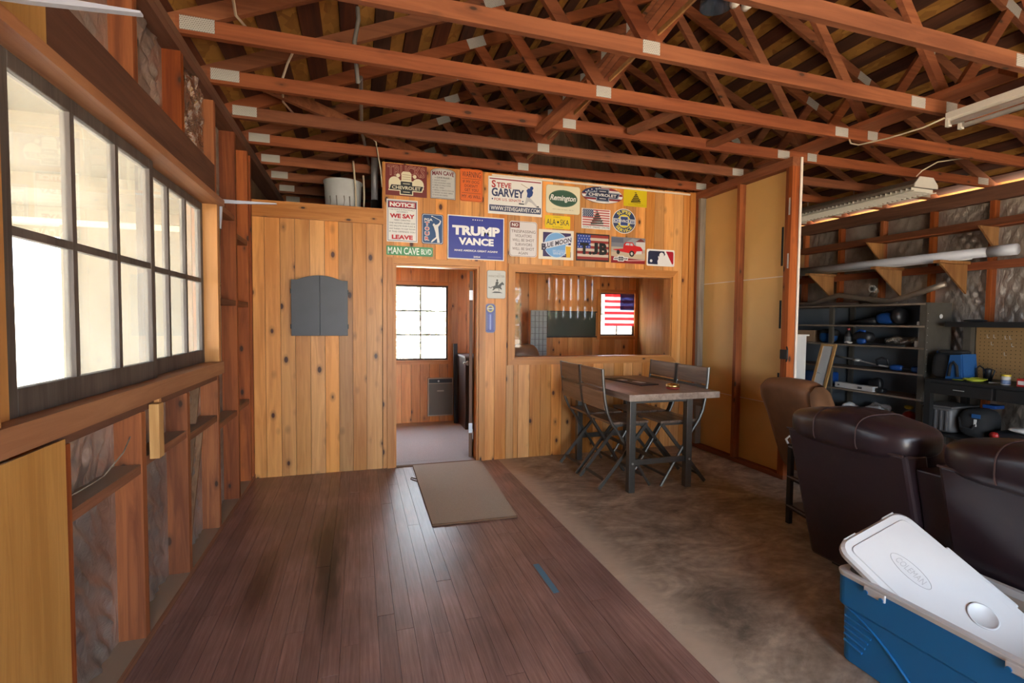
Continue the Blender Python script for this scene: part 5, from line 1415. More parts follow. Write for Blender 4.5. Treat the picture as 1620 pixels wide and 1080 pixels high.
i_ = 0.020
cb = shell([(CX0 + i_, CX1 - i_, CY0 + i_, CY1 - i_, 0.0), (CX0 + i_ - 0.004, CX1 - i_ + 0.004, CY0 + i_, CY1 - i_ + 0.004, 0.235), (CX0 + 0.003, CX1 - 0.003, CY0 + 0.003, CY1 - 0.003, 0.25), (CX0 + 0.002, CX1 - 0.002, CY0 + 0.002, CY1 - 0.002, CZ - 0.022)], 0.045, 'cooler_body', 'cooler_blue', ck)
shell([(CX0, CX1, CY0, CY1, CZ - 0.022), (CX0 - 0.003, CX1 + 0.003, CY0 - 0.003, CY1 + 0.003, CZ - 0.005), (CX0, CX1, CY0, CY1, CZ), (CX0 + 0.026, CX1 - 0.026, CY0 + 0.028, CY1 - 0.028, CZ), (CX0 + 0.027, CX1 - 0.027, CY0 + 0.029, CY1 - 0.029, CZ - 0.03)], 0.046, 'cooler_rim', 'cooler_white', ck, False)
shell([(CX0 + 0.035, CX1 - 0.035, CY0 + 0.05, CY1 - 0.05, 0.04), (CX0 + 0.028, CX1 - 0.028, CY0 + 0.03, CY1 - 0.03, CZ - 0.03)], 0.04, 'cooler_liner', 'cooler_inside', ck)
for y in (1.46, 0.98):
    h = MB().box(CX0 - 0.010, CX0 - 0.001, y - 0.045, y + 0.045, CZ - 0.045, CZ - 0.012).build('hinge', 'cooler_white', ck, bevel=0.004)
    for s2 in (-0.032, 0.032): MB().lathe([(0.009, 0), (0.009, 0.004), (0.005, 0.006)], (CX0 - 0.015, y + s2, CZ - 0.036), 10, 'X').build('screw', 'cooler_blue', h)
MB().tube([(CX0 + 0.0155, 1.60 - 0.30 * t, 0.236 - 0.02 * t - 0.16 * (t ** 1.7)) for t in [i / 12 for i in range(13)]] + [(CX0 + 0.0175, 1.30 - 0.2 * t, 0.056 - 0.05 * t) for t in (0.3, 0.6)], 0.006, 6).build('swoosh_groove', 'cooler_blue', ck, smooth=True)
for i in range(5):
    MB().tube([(CX0 + 0.0155, 1.60, 0.20 - i * 0.028), (CX0 + 0.0155, 1.60 - (0.13 - 0.012 * i), 0.185 - i * 0.028)], 0.0055, 6).build('rib', 'cooler_blue', ck)

# lid dropped askew into the cooler
lid = thing('cooler_lid', 'loose white cooler lid with a round cup recess lying askew in the cooler', 'lid')
A = Vector((2.0494, 1.6375, 0.508)); B = Vector((2.4417, 1.6314, 0.6337))
ex = (B - A).normalized()                      # across the lid
ey0 = Vector((0.154, -0.838, -0.523)); ez = ex.cross(-ey0).normalized()
ez = ez if ez.z > 0 else -ez
ey = ez.cross(ex).normalized()
if ey.y > 0: ey = -ey
lm = Matrix.Identity(4)
for i in range(3): lm[i][0] = ex[i]; lm[i][1] = -ey[i]; lm[i][2] = ez[i]; lm[i][3] = A[i]
lid.matrix_world = lm
LW, LL = 0.412, 0.82


def slabz(x0, x1, y0, y1, r, z0, z1, name, mat, parent, ed=0.008):
    lv = [(x0 + ed, x1 - ed, y0 + ed, y1 - ed, z0), (x0, x1, y0, y1, z0 + ed), (x0, x1, y0, y1, z1 - ed), (x0 + ed, x1 - ed, y0 + ed, y1 - ed, z1)]
    b = MB(); V = []; n = 28
    for (a, b_, c, d, z) in lv: V += [(p[0], p[1], z) for p in rrect(a, b_, c, d, r)]
    F = [tuple(range(n - 1, -1, -1)), tuple(3 * n + k for k in range(n))]
    for i in range(3):
        for k in range(n): F.append((i * n + k, i * n + (k + 1) % n, (i + 1) * n + (k + 1) % n, (i + 1) * n + k))
    return b.add(V, F).build(name, mat, parent, world=False)


slabz(0, LW, -LL, 0, 0.06, -0.045, -0.004, 'lid_shell', 'cooler_white', lid, 0.010)
slabz(0.035, LW - 0.035, -LL + 0.035, -0.04, 0.03, -0.006, 0.0, 'lid_panel', 'cooler_white', lid, 0.003)
MB().lathe([(0.052, 0.0005), (0.052, 0.005), (0.046, 0.005), (0.044, 0.0012)], (0.250, -0.455, 0), 30).build('cup_recess', 'cooler_white', lid, world=False, smooth=True)
MB().lathe([(0.052, 0.0005), (0.052, 0.005), (0.046, 0.005), (0.044, 0.0012)], (0.160, -0.640, 0), 30).build('cup_recess', 'cooler_white', lid, world=False, smooth=True)
ring = [(0.175 + 0.036 * math.cos(a), -0.218 + 0.085 * math.sin(a), 0.0006) for a in [2 * PI * i / 32 for i in range(33)]]
MB().tube(ring, 0.0010, 5, False).build('logo_ring', colmat((168, 168, 170)), lid, world=False)
V, F = text_mesh('COLEMAN', 0.0)
b = MB(); b.add([(0.175 + (v[1] - 0.5) * 0.030, -0.158 - v[0] * 0.120, 0.0008) for v in V], F); b.build('lettering', colmat((176, 176, 178)), lid, world=False)
MB().box(LW - 0.012, LW + 0.012, -0.49, -0.21, -0.040, -0.008).build('lid_grip', 'cooler_white', lid, world=False, bevel=0.008)
for (a, b_) in ((0.06, 0.13), (0.30, 0.37)):
    MB().box(a, b_, -0.002, 0.004, -0.036, -0.012).build('lid_hinge', 'cooler_white', lid, world=False)

# ---- wooden block and brackets on the left wall
wbk = thing('wood_block', 'short pale wooden block nailed under the window sill', 'block', (XL + 0.03, 2.72, 0.84))
MB().box(XL + 0.002, XL + 0.042, 2.645, 2.705, 0.845, 1.10).build('plank', 'blond_wood', wbk, bevel=0.002)
MB().box(XL + 0.002, XL + 0.024, 2.706, 2.735, 0.875, 1.115).build('plank', 'jamb_z', wbk, bevel=0.002)
for (y, z, ln, lb) in ((3.885, 2.312, 0.36, 'pale metal shelf bracket on the stud right of the window'), (1.60, 2.312, 0.36, 'pale metal shelf bracket at the upper left corner of the view')):
    br = thing('shelf_bracket', lb, 'bracket', (XL + 0.014, y, z - 0.2), group='shelf brackets')
    x = XL + 0.0135
    MB().prism([(x, z + 0.010), (x, z - 0.014), (x + ln * 0.3, z - 0.012), (x + ln, z + 0.004), (x + ln, z + 0.010)], y - 0.010, y + 0.010, 'Y').build('bracket_arm', 'bracket_grey', br)
    MB().prism([(x, z - 0.015), (x + 0.018, z - 0.015), (x + 0.006, z - 0.19), (x, z - 0.19)], y - 0.010, y + 0.010, 'Y').build('bracket_leg', 'bracket_grey', br)
# ================================================================== RIGHT BAY: shelves, bench, clutter
SX0, SX1 = 6.35, 6.775
su = thing('storage_shelves', 'tall dark steel shelving along the far right wall', 'shelving', (6.56, 5.3, 0))
LV = [1.755, 1.487, 1.226, 0.912, 0.613, 0.235]
for y in (4.06, 5.235, 6.60):
    MB().box(SX0, SX0 + 0.035, y, y + 0.06, 0, 1.755).build('post', 'shelf_steel', su)
    MB().box(SX1 - 0.035, SX1, y, y + 0.06, 0, 1.755).build('post', 'shelf_steel', su)
MB().box(SX0, SX1, 4.045, 4.058, 0.0, 1.76).build('end_panel', 'shelf_steel', su)
MB().box(SX1 + 0.001, SX1 + 0.008, 4.06, 6.66, 0.0, 1.75).build('back_panel', 'shelf_back', su)
for z in LV:
    MB().box(SX0 - 0.002, SX1, 4.061, 6.66, z - 0.022, z).build('shelf', 'shelf_board', su)
MB().lathe([(0.026, 0), (0.026, 0.004), (0.012, 0.006)], (6.585, 4.038, 1.60), 18, 'Y').build('round_sticker', 'paper_white', su)
for i in range(9): MB().lathe([(0.005, 0), (0.003, 0.002)], (6.37, 4.042, 0.95 + 0.085 * i), 8, 'Y').build('rivet', 'galvanised', su)

wbn = thing('workbench', 'black steel workbench with pegboard hutch on the right wall', 'workbench', (6.4, 3.0, 0))
BX0, BX1, BY0, BY1 = 6.10, 6.775, 1.9, 3.88
MB().box(BX0, BX1, BY0, BY1, 0.865, 0.895).build('bench_top', 'bench_black', wbn, bevel=0.004)
MB().box(BX0 + 0.02, BX0 + 0.04, BY0 + 0.05, BY1 - 0.05, 0.735, 0.863).build('drawer_rail', 'bench_black', wbn)
for (y0, y1) in ((2.0, 2.6), (2.64, 3.23), (3.26, 3.83)):
    dr = MB().box(BX0 + 0.004, BX0 + 0.019, y0, y1, 0.74, 0.855).build('drawer', 'bench_black', wbn, bevel=0.003)
    MB().tube([(BX0 - 0.006, (y0 + y1) / 2 - 0.05, 0.80), (BX0 - 0.006, (y0 + y1) / 2 + 0.05, 0.80)], 0.005, 8).build('handle', 'galvanised', dr)
MB().box(BX0 + 0.02, BX1, BY0, BY1, 0.275, 0.295).build('lower_shelf', 'bench_black', wbn)
for y in (BY0 + 0.03, BY1 - 0.03):
    for x in (BX0 + 0.035, BX1 - 0.035):
        MB().box(x - 0.03, x + 0.03, y - 0.03, y + 0.03, 0, 0.864).build('leg', 'bench_black', wbn)
for y in (BY0 + 0.02, BY1 - 0.09):
    MB().box(BX1 - 0.10, BX1 - 0.02, y, y + 0.07, 0.896, 1.50).build('upright', 'shelf_steel', wbn)
MB().box(BX1 - 0.32, BX1 - 0.005, BY0, BY1 + 0.04, 1.475, 1.535).build('hutch_shelf', 'bench_black', wbn)
pb = MB().box(BX1 - 0.018, BX1 - 0.010, BY0 + 0.1, BY1 - 0.10, 0.90, 1.474).build('pegboard', 'pegboard', wbn)
b = MB()
for i in range(40):
    for j in range(13):
        y = BY1 - 0.14 - i * 0.04; z = 0.94 + j * 0.041
        b.add([(BX1 - 0.0184, y - 0.004, z - 0.004), (BX1 - 0.0184, y + 0.004, z - 0.004), (BX1 - 0.0184, y + 0.004, z + 0.004), (BX1 - 0.0184, y - 0.004, z + 0.004)], [(0, 1, 2, 3)])
h = b.build('peg_hole', 'dark_hole', pb); h['kind'] = 'stuff'
for (y, z) in ((3.66, 1.36), (3.60, 1.36), (3.50, 1.35), (3.46, 1.35), (3.62, 1.28), (3.44, 1.27), (3.30, 1.36), (3.27, 1.36), (3.24, 1.36), (3.32, 1.29), (3.29, 1.29), (3.5, 1.17)):
    MB().tube([(BX1 - 0.018, y, z), (BX1 - 0.05, y, z), (BX1 - 0.055, y, z + 0.035)], 0.0025, 5).build('peg_hook', 'galvanised', wbn)

# shelf contents -----------------------------------------------------------
def T(name, label, cat, loc, rz=0.0, group=None): return thing(name, label, cat, loc, rz, group)


lb = T('leaf_blower', 'black and blue leaf blower on the upper shelf', 'leaf blower', (6.52, 4.72, 1.488))
MB().tube([(6.50, 5.06, 1.525), (6.50, 4.86, 1.535), (6.50, 4.72, 1.55)], [0.030, 0.040, 0.055], 14).build('nozzle', 'black_plastic', lb, smooth=True)
MB().puff((6.50, 4.60, 1.575), (0.16, 0.26, 0.15), 2.6).build('motor_housing', 'blue_plastic', lb, smooth=True)
MB().lathe([(0.02, -0.06), (0.09, -0.05), (0.105, 0.0), (0.09, 0.05), (0.03, 0.06)], (6.50, 4.45, 1.60), 20, 'Y').build('fan_cover', 'black_plastic', lb, smooth=True)
MB().tube([(6.50, 4.66, 1.64), (6.50, 4.60, 1.69), (6.50, 4.50, 1.70), (6.50, 4.44, 1.69)], 0.016, 8).build('handle', 'black_plastic', lb, smooth=True)

hb = T('tool_bag', 'small blue and black round bag on the shelf left of the post', 'bag', (6.50, 5.42, 1.227))
MB().puff((6.50, 5.42, 1.315), (0.20, 0.22, 0.175), 2.6).build('pouch', 'blue_cloth', hb, smooth=True)
MB().puff((6.52, 5.42, 1.365), (0.22, 0.25, 0.13), 2.4).build('flap', 'black_cloth', hb, smooth=True)
cbx = bb('cardboard_box', 'cardboard', None, 6.46, 6.70, 5.62, 6.05, 1.2265, 1.40); tag(cbx, 'brown cardboard box on the shelf beside the blue round bag', 'box')
bt = T('oil_bottle', 'black bottle with a red cap on the middle shelf', 'bottle', (6.48, 5.10, 1.2265))
MB().lathe([(0.045, 0), (0.047, 0.01), (0.047, 0.12), (0.030, 0.16), (0.016, 0.175), (0.016, 0.19)], (6.48, 5.10, 1.2265), 16).build('bottle_body', 'black_plastic', bt, smooth=True)
MB().lathe([(0.020, 0.188), (0.020, 0.215)], (6.48, 5.10, 1.2265), 12).build('cap', 'red_plastic', bt)
MB().lathe([(0.0476, 0.03), (0.0476, 0.10)], (6.48, 5.10, 1.2265), 16).build('bottle_label', 'bin_grey', bt)
vc = T('hand_vacuum', 'black and blue cordless tool beside the black bottle', 'power tool', (6.50, 4.92, 1.2265))
MB().puff((6.50, 4.90, 1.325), (0.18, 0.26, 0.16), 2.5).build('tool_body', 'black_plastic', vc, smooth=True)
MB().puff((6.42, 4.87, 1.27), (0.07, 0.12, 0.085), 2.6).build('battery', 'blue_plastic', vc, smooth=True)
MB().tube([(6.47, 5.0, 1.36), (6.45, 4.92, 1.42), (6.45, 4.84, 1.40)], 0.014, 8).build('handle', 'blue_plastic', vc, smooth=True)
rgd = MB().puff((6.38, 5.02, 1.249), (0.05, 0.12, 0.028), 2.2, 18, 8, lambda p: [p[0], p[1], p[2] + 0.006 * math.sin(60 * p[1])]).build('shop_rag', 'paper_white', None, smooth=True); tag(rgd, 'crumpled pale rag on the shelf before the cordless tool', 'rag')


def crumple(c, size, name, mat, seed, parent=None):
    rn = random.Random(seed); ph = [(rn.uniform(-50, 50), rn.uniform(-50, 50), rn.uniform(-50, 50), rn.uniform(0, 6)) for _ in range(7)]
    def fn(p):
        w = sum(math.sin(a * p[0] + b_ * p[1] + c_ * p[2] + d) for a, b_, c_, d in ph) / 7
        k = 1 + 0.45 * w
        return [p[0] * k, p[1] * k, max(-size[2] / 2, p[2] * k)]
    return MB().puff(c, size, 2.4, 26, 14, fn).build(name, mat, parent, smooth=False)


o = crumple((6.55, 4.46, 1.292), (0.14, 0.34, 0.12), 'foil_bag', 'foil_bright', 5); tag(o, 'crumpled shiny silver bag on the middle shelf', 'bag')
sw = MB().tube([(6.41, 4.85, 1.237), (6.385, 4.75, 1.237), (6.40, 4.6, 1.237), (6.39, 4.3, 1.237)], 0.008, 6).build('black_cable', 'black_plastic', None, smooth=True); tag(sw, 'black cable trailing along the middle shelf', 'cable')
wbx = T('storage_box', 'tall narrow white box at the end of the middle shelf', 'box', (6.47, 4.14, 1.2265))
MB().box(6.40, 6.58, 4.125, 4.165, 1.2275, 1.458).build('carton', 'paper_white', wbx, bevel=0.002); MB().box(6.40, 6.52, 4.168, 4.20, 1.2268, 1.30).build('flap', 'paper_white', wbx)
bxs = bb('small_bottle', 'paper_white', None, 6.37, 6.41, 4.13, 4.165, 1.4875, 1.535, bevel=0.008); tag(bxs, 'tiny white bottle at the near end of the upper shelf', 'bottle')

st_ = T('string_trimmer', 'long string trimmer with a blue motor lying on the lower shelf', 'trimmer', (6.47, 4.8, 0.913))
MB().tube([(6.50, 5.42, 1.06), (6.50, 5.0, 1.01), (6.48, 4.68, 0.965), (6.47, 4.50, 0.955)], 0.012, 8).build('shaft', 'galvanised', st_, smooth=True)
MB().tube([(6.44, 4.66, 0.965), (6.42, 4.66, 1.04), (6.43, 4.60, 1.07), (6.45, 4.54, 1.05), (6.46, 4.54, 0.98)], 0.013, 8).build('loop_handle', 'black_plastic', st_, smooth=True)
MB().puff((6.47, 4.44, 0.955), (0.09, 0.16, 0.075), 2.8).build('grip_housing', 'blue_plastic', st_, smooth=True)
MB().tube([(6.47, 4.38, 0.95), (6.47, 4.26, 0.95)], 0.02, 10).build('rear_tube', 'black_plastic', st_)
MB().puff((6.47, 4.18, 0.955), (0.11, 0.15, 0.085), 3.2).build('battery', 'blue_plastic', st_, smooth=True)
MB().lathe([(0.02, 0), (0.05, 0.012), (0.05, 0.03), (0.016, 0.045)], (6.50, 4.98, 0.985), 14).build('clamp', 'galvanised', st_)
lbx = T('light_box', 'long white printed carton on the second lowest shelf', 'box', (6.45, 4.92, 0.6135))
MB().beam((6.46, 5.22, 0.650), (6.42, 4.66, 0.650), 0.09, 0.07).build('carton', 'paper_white', lbx, bevel=0.002)
MB().beam((6.3705, 4.86, 0.650), (6.368, 4.80, 0.650), 0.002, 0.03).build('print', 'bin_grey', lbx); MB().beam((6.385, 5.16, 0.655), (6.383, 5.13, 0.655), 0.002, 0.02).build('print', 'bin_grey', lbx)
o = MB().puff((6.44, 4.59, 0.645), (0.10, 0.09, 0.062), 4).build('charger', 'black_plastic', None, smooth=True); tag(o, 'small black charger block at the end of the long white carton', 'charger')
o = MB().puff((6.58, 4.78, 0.70), (0.11, 0.20, 0.17), 2.4, 24, 12, lambda p: [p[0], p[1], p[2] * (1 - 0.8 * p[1] / 0.2)]).build('tool_case', 'black_plastic', None, smooth=True); tag(o, 'black wedge shaped tool behind the long white carton', 'power tool')
o = bb('plastic_tub', 'blue_plastic', None, 6.42, 6.66, 5.36, 5.72, 0.6135, 0.80, bevel=0.02); tag(o, 'bright blue plastic tub on the shelf behind the white cabinet', 'tub')
# bottom shelf jumble
for (y, z, sx, sy, sz, mat, lb_, cat, nm, sd) in ((5.14, 0.240, 0.18, 0.18, 0.16, 'paper_white', 'crumpled white plastic bag on the bottom shelf', 'bag', 'plastic_bag', 11), (4.75, 0.240, 0.22, 0.28, 0.20, 'bucket_white', 'pale grey bundled plastic sheet on the bottom shelf', 'bundle', 'plastic_bundle', 12),
                                                  (4.36, 0.240, 0.18, 0.16, 0.17, 'red_plastic', 'dark red crumpled bag on the bottom shelf', 'bag', 'cloth_bag', 14), (4.17, 0.240, 0.16, 0.12, 0.12, 'cardboard', 'torn brown paper bag on the bottom shelf', 'bag', 'paper_bag', 15)):
    o = crumple((6.61, y, z + sz / 2), (sx, sy, sz), nm, mat, sd); tag(o, lb_, cat)
o = bb('cardboard_tray', 'cardboard', None, 6.365, 6.44, 4.34, 4.85, 0.2365, 0.32); tag(o, 'open brown cardboard tray at the front of the bottom shelf', 'box')
o = MB().tube([(6.50, 4.50, 0.24), (6.50, 4.50, 0.36), (6.49, 4.48, 0.38)], 0.014, 8).build('tool_grip', 'blond_wood', None, smooth=True); tag(o, 'wooden tool handle sticking up from the bottom shelf', 'handle')
o = MB().puff((6.60, 4.36, 0.46), (0.06, 0.10, 0.05), 2.6).build('tape_measure', 'yellow_plastic', None, smooth=True); tag(o, 'yellow tape measure on top of the dark red bag', 'tape measure')
o = MB().puff((6.44, 4.9, 0.262), (0.06, 0.08, 0.05), 3).build('tape_roll', 'yellow_plastic', None, smooth=True); tag(o, 'yellow plastic lid beside the white plastic bag', 'lid')

# exhaust pipes on top of the shelving
ep = T('exhaust_pipe', 'bent brown exhaust pipe lying along the shelf top', 'pipe', (6.55, 4.8, 1.756))
MB().tube([(6.52, 6.1, 1.80), (6.52, 5.72, 1.79), (6.52, 5.50, 1.86), (6.52, 5.30, 1.905), (6.52, 5.05, 1.865), (6.52, 4.80, 1.820), (6.52, 4.60, 1.795), (6.52, 4.40, 1.84), (6.52, 4.15, 1.92), (6.52, 3.97, 1.975)], 0.036, 12).build('pipe', 'exhaust', ep, smooth=True)
e2 = T('exhaust_elbow', 'short grey exhaust elbow with an open flange on the shelf top', 'pipe', (6.62, 4.9, 1.756))
MB().tube([(6.68, 5.1, 1.80), (6.66, 4.95, 1.86), (6.58, 4.82, 1.94), (6.50, 4.78, 1.965)], 0.034, 12).build('pipe', 'exhaust', e2, smooth=True)
MB().lathe([(0.052, 0), (0.052, 0.014), (0.030, 0.015), (0.028, 0.0)], (6.455, 4.78, 1.965), 6, 'X').build('flange', 'galvanised', e2)
e3 = MB().tube([(6.70, 6.3, 1.79), (6.69, 5.6, 1.79), (6.68, 4.6, 1.785)], 0.026, 10).build('straight_pipe', 'exhaust', None, smooth=True); tag(e3, 'straight dusty pipe lying behind the bent exhaust pipe', 'pipe')

# on the bench
tbag = T('tool_tote', 'blue and black open tool tote bag standing on the workbench', 'bag', (6.40, 3.80, 0.896))
MB().puff((6.42, 3.79, 1.045), (0.26, 0.34, 0.30), 4.5, 30, 16, lambda p: [p[0] * (1 - 0.35 * p[2]), p[1] * (1 - 0.25 * p[2]), p[2]]).build('bag_body', 'black_cloth', tbag, smooth=True)
MB().prism([(3.62, 0.90), (3.78, 0.90), (3.74, 1.165), (3.64, 1.175)], 6.268, 6.292, 'X').build('blue_pocket', 'blue_cloth', tbag)
MB().prism([(3.605, 0.90), (3.617, 0.90), (3.64, 1.18), (3.63, 1.18)], 6.28, 6.50, 'X').build('blue_side', 'blue_cloth', tbag)
MB().puff((6.42, 3.79, 1.195), (0.20, 0.27, 0.04), 3.5).build('rim', 'black_cloth', tbag, smooth=True)
MB().tube([(6.26, 3.74, 0.93), (6.262, 3.73, 1.05), (6.262, 3.70, 1.09), (6.262, 3.67, 1.05), (6.26, 3.655, 0.93)], 0.014, 8).build('strap', 'black_cloth', tbag, smooth=True)
MB().puff((6.40, 3.91, 1.185), (0.08, 0.07, 0.05), 3).build('blue_tool', 'blue_plastic', tbag, smooth=True)
ln = T('wire_rack', 'black wire frame lamp on the workbench beside the tote', 'lamp', (6.45, 3.50, 0.896))
MB().tube([(6.45, 3.585, 0.90), (6.45, 3.59, 1.03), (6.45, 3.565, 1.06), (6.45, 3.53, 1.03), (6.45, 3.52, 0.91)], 0.008, 7).build('hoop', 'black_plastic', ln, smooth=True)
MB().lathe([(0.03, 0), (0.028, 0.10), (0.034, 0.13), (0.02, 0.14)], (6.45, 3.485, 0.897), 14).build('lamp_post', 'black_plastic', ln, smooth=True)
MB().tube([(6.45, 3.46, 0.91), (6.45, 3.43, 1.02), (6.45, 3.465, 1.03)], 0.007, 7).build('handle', 'black_plastic', ln, smooth=True)
o = MB().tube([(6.26 + 0.05 * math.cos(a) * (1 + 0.05 * a), 3.50 + 0.055 * math.sin(a) * (1 + 0.05 * a), 0.902 + 0.0015 * a) for a in [i * 0.5 for i in range(40)]] + [(6.24, 3.6, 0.904), (6.22, 3.68, 0.904)], 0.005, 6).build('coiled_cord', 'lime_cord', None, smooth=True); tag(o, 'coiled lime green cord on the workbench', 'cord')
o = MB().prism([(6.30, 3.40), (6.36, 3.32), (6.44, 3.36), (6.38, 3.44)], 0.897, 0.902, 'Z').build('paper_sheet', 'paper_white'); tag(o, 'white paper sheet on the workbench behind the cord', 'paper')
cn = T('glue_tub', 'white and blue tub with a yellow lid on the workbench', 'tub', (6.28, 3.245, 0.896))
MB().lathe([(0.036, 0), (0.037, 0.004), (0.037, 0.085)], (6.28, 3.245, 0.896), 18).build('tub_body', 'paper_white', cn, smooth=True)
MB().lathe([(0.0374, 0.008), (0.0374, 0.05)], (6.28, 3.245, 0.896), 18).build('tub_label', colmat((120, 140, 175)), cn, smooth=True); MB().lathe([(0.039, 0.086), (0.039, 0.104)], (6.28, 3.245, 0.896), 18).build('lid', 'yellow_plastic', cn)
rb = T('red_carton', 'red and white carton at the right edge of the workbench', 'box', (6.28, 3.03, 0.896))
MB().box(6.22, 6.36, 2.93, 3.13, 0.8965, 0.975).build('carton', 'red_plastic', rb, bevel=0.003); MB().box(6.2185, 6.2195, 2.95, 3.12, 0.915, 0.953).build('panel', 'paper_white', rb)
for (y, c, lb_) in ((3.13, 'blue_plastic', 'screwdriver with a blue handle hanging on the pegboard'), (2.98, 'black_plastic', 'screwdriver with a black handle hanging on the pegboard')):
    sd = T('screwdriver', lb_, 'screwdriver', (BX1 - 0.04, y, 1.0), 0, 'screwdrivers on the pegboard')
    MB().lathe([(0.010, 0.0), (0.018, 0.015), (0.019, 0.06), (0.012, 0.09), (0.008, 0.10)], (BX1 - 0.045, y, 1.02), 12).build('handle', c, sd, smooth=True)
    MB().tube([(BX1 - 0.045, y, 1.02), (BX1 - 0.045, y, 0.93)], 0.004, 6).build('blade', 'galvanised', sd)
o = MB().box(6.15, 6.40, 3.02, 3.22, 0.80, 0.815).build('metal_plate', 'galvanised'); bpy.data.objects.remove(o)
o = MB().puff((6.60, 3.1, 1.56), (0.22, 0.30, 0.05), 2.4, 20, 8).build('folded_cloth', 'black_cloth', None, smooth=True); tag(o, 'dark folded cloth lying on the hutch shelf above the pegboard', 'cloth')
o = MB().puff((6.62, 3.72, 1.549), (0.16, 0.2, 0.026), 2.6, 18, 8).build('work_glove', 'black_cloth', None, smooth=True); tag(o, 'dark glove lying at the left end of the hutch shelf', 'glove')
o = bb('foil_roll', 'foil_dusty', None, 6.62, 6.75, 3.93, 4.035, 1.765, 1.95, bevel=0.01); bpy.data.objects.remove(o)

# under the bench
bn = T('storage_tote', 'grey ribbed plastic storage tote under the workbench', 'tote', (6.40, 3.84, 0.296))
MB().puff((6.40, 3.81, 0.445), (0.42, 0.32, 0.29), 7, 40, 14, lambda p: [p[0] * (1 + 0.15 * p[2]), p[1] * (1 + 0.15 * p[2]), p[2]]).build('tote_body', 'bin_grey', bn, smooth=True)
for i in range(5): MB().box(6.180, 6.192, 3.69 + i * 0.055, 3.71 + i * 0.055, 0.33, 0.55).build('rib', 'bin_grey', bn, bevel=0.003)
MB().box(6.17, 6.63, 3.645, 3.965, 0.580, 0.602).build('tote_lid', 'bin_grey', bn, bevel=0.008)
bg = T('duffel_bag', 'black duffel bag with a blue and white tag under the workbench', 'bag', (6.40, 3.50, 0.296))
MB().puff((6.38, 3.50, 0.45), (0.36, 0.27, 0.31), 3.2, 30, 16).build('bag_body', 'black_cloth', bg, smooth=True)
MB().box(6.195, 6.205, 3.40, 3.475, 0.52, 0.56).build('blue_patch', 'blue_cloth', bg); MB().box(6.193, 6.203, 3.43, 3.452, 0.43, 0.505).build('white_tag', 'paper_white', bg)
MB().tube([(6.22, 3.60, 0.50), (6.18, 3.56, 0.40), (6.18, 3.46, 0.40), (6.22, 3.42, 0.50)], 0.010, 7).build('strap', 'black_cloth', bg, smooth=True)
o = bb('blue_case', 'blue_plastic', None, 6.40, 6.55, 3.38, 3.50, 0.612, 0.65, bevel=0.008); tag(o, 'small blue case on top of the black duffel bag', 'case')
tc_ = T('tool_case', 'black case with a red knob and red label under the workbench', 'case', (6.36, 3.10, 0.296))
MB().box(6.20, 6.52, 2.86, 3.30, 0.2965, 0.42).build('case_body', 'black_plastic', tc_, bevel=0.03)
MB().lathe([(0.038, -0.012), (0.036, 0.0), (0.036, 0.02)], (6.19, 3.27, 0.375), 18, 'X').build('knob', 'red_plastic', tc_, smooth=True)
MB().box(6.194, 6.199, 2.97, 3.16, 0.325, 0.375).build('red_label', 'red_plastic', tc_); MB().box(6.1925, 6.1938, 2.97, 3.01, 0.328, 0.345).build('white_label', 'paper_white', tc_)
o = crumple((6.28, 3.10, 0.455), (0.12, 0.20, 0.05), 'work_rag', 'paper_white', 21); tag(o, 'crumpled pale rag on top of the black case', 'rag')
o = MB().puff((6.40, 2.96, 0.502), (0.16, 0.16, 0.15), 2.4).build('safety_helmet', 'red_plastic', None, smooth=True); tag(o, 'round red object on the black case at the picture edge', 'helmet')
o = MB().puff((6.44, 2.98, 0.632), (0.20, 0.20, 0.10), 2.3).build('hard_hat', 'blue_plastic', None, smooth=True); tag(o, 'round blue object stacked on the red one', 'helmet')

# white pipes on wall brackets
pp = T('plastic_pipe', 'long white plastic pipe resting on the wall brackets', 'pipe', (6.40, 4.6, 2.23))
MB().tube([(6.40, 6.2, 2.285), (6.40, 3.42, 2.278)], 0.052, 18).build('pipe', 'pvc', pp, smooth=True); MB().tube([(6.40, 3.50, 2.278), (6.40, 3.27, 2.278)], 0.058, 18).build('end_cap', 'pvc', pp, smooth=True)
o = MB().tube([(6.56, 6.2, 2.252), (6.56, 3.75, 2.250)], 0.018, 10).build('thin_pipe', 'white_plastic', None, smooth=True); tag(o, 'thin white pipe lying behind the thick white pipe', 'pipe')

# white cabinet and leaning frame seen past the partition end
wc = T('white_cabinet', 'tall white cabinet end visible right of the partition', 'cabinet', (5.35, 5.15, 0))
MB().box(5.02, 5.62, 5.0, 5.5, 0.0, 1.335).build('cabinet_body', 'white_paint', wc, bevel=0.004); MB().box(5.00, 5.645, 4.98, 5.52, 1.336, 1.356).build('cabinet_top', 'white_paint', wc)
lf = T('leaning_frame', 'narrow wooden framed panel leaning on the shelving', 'frame', (6.15, 5.2, 0))
fr0, fr1 = Vector((5.98, 0, 0.02)), Vector((6.335, 0, 1.215)); dz = (fr1 - fr0)
def lp(t, y, o=0): p = fr0 + dz * t; return (p.x - o, y, p.z)
for y in (5.165, 5.365): MB().beam(lp(0, y), lp(1, y), 0.035, 0.022, (1, 0, 0)).build('frame_stile', 'blond_wood', lf)
for t in (0.012, 0.5, 0.985): MB().beam((lp(t, 0)[0], 5.184, lp(t, 0)[2]), (lp(t, 0)[0], 5.346, lp(t, 0)[2]), 0.022, 0.03, (0, 0, 1)).build('frame_rail', 'blond_wood' if t != 0.5 else 'bin_grey', lf)
MB().beam(lp(0.02, 5.265, -0.004), lp(0.98, 5.265, -0.004), 0.165, 0.006, (1, 0, 0)).build('frame_panel', 'paper_white', lf)
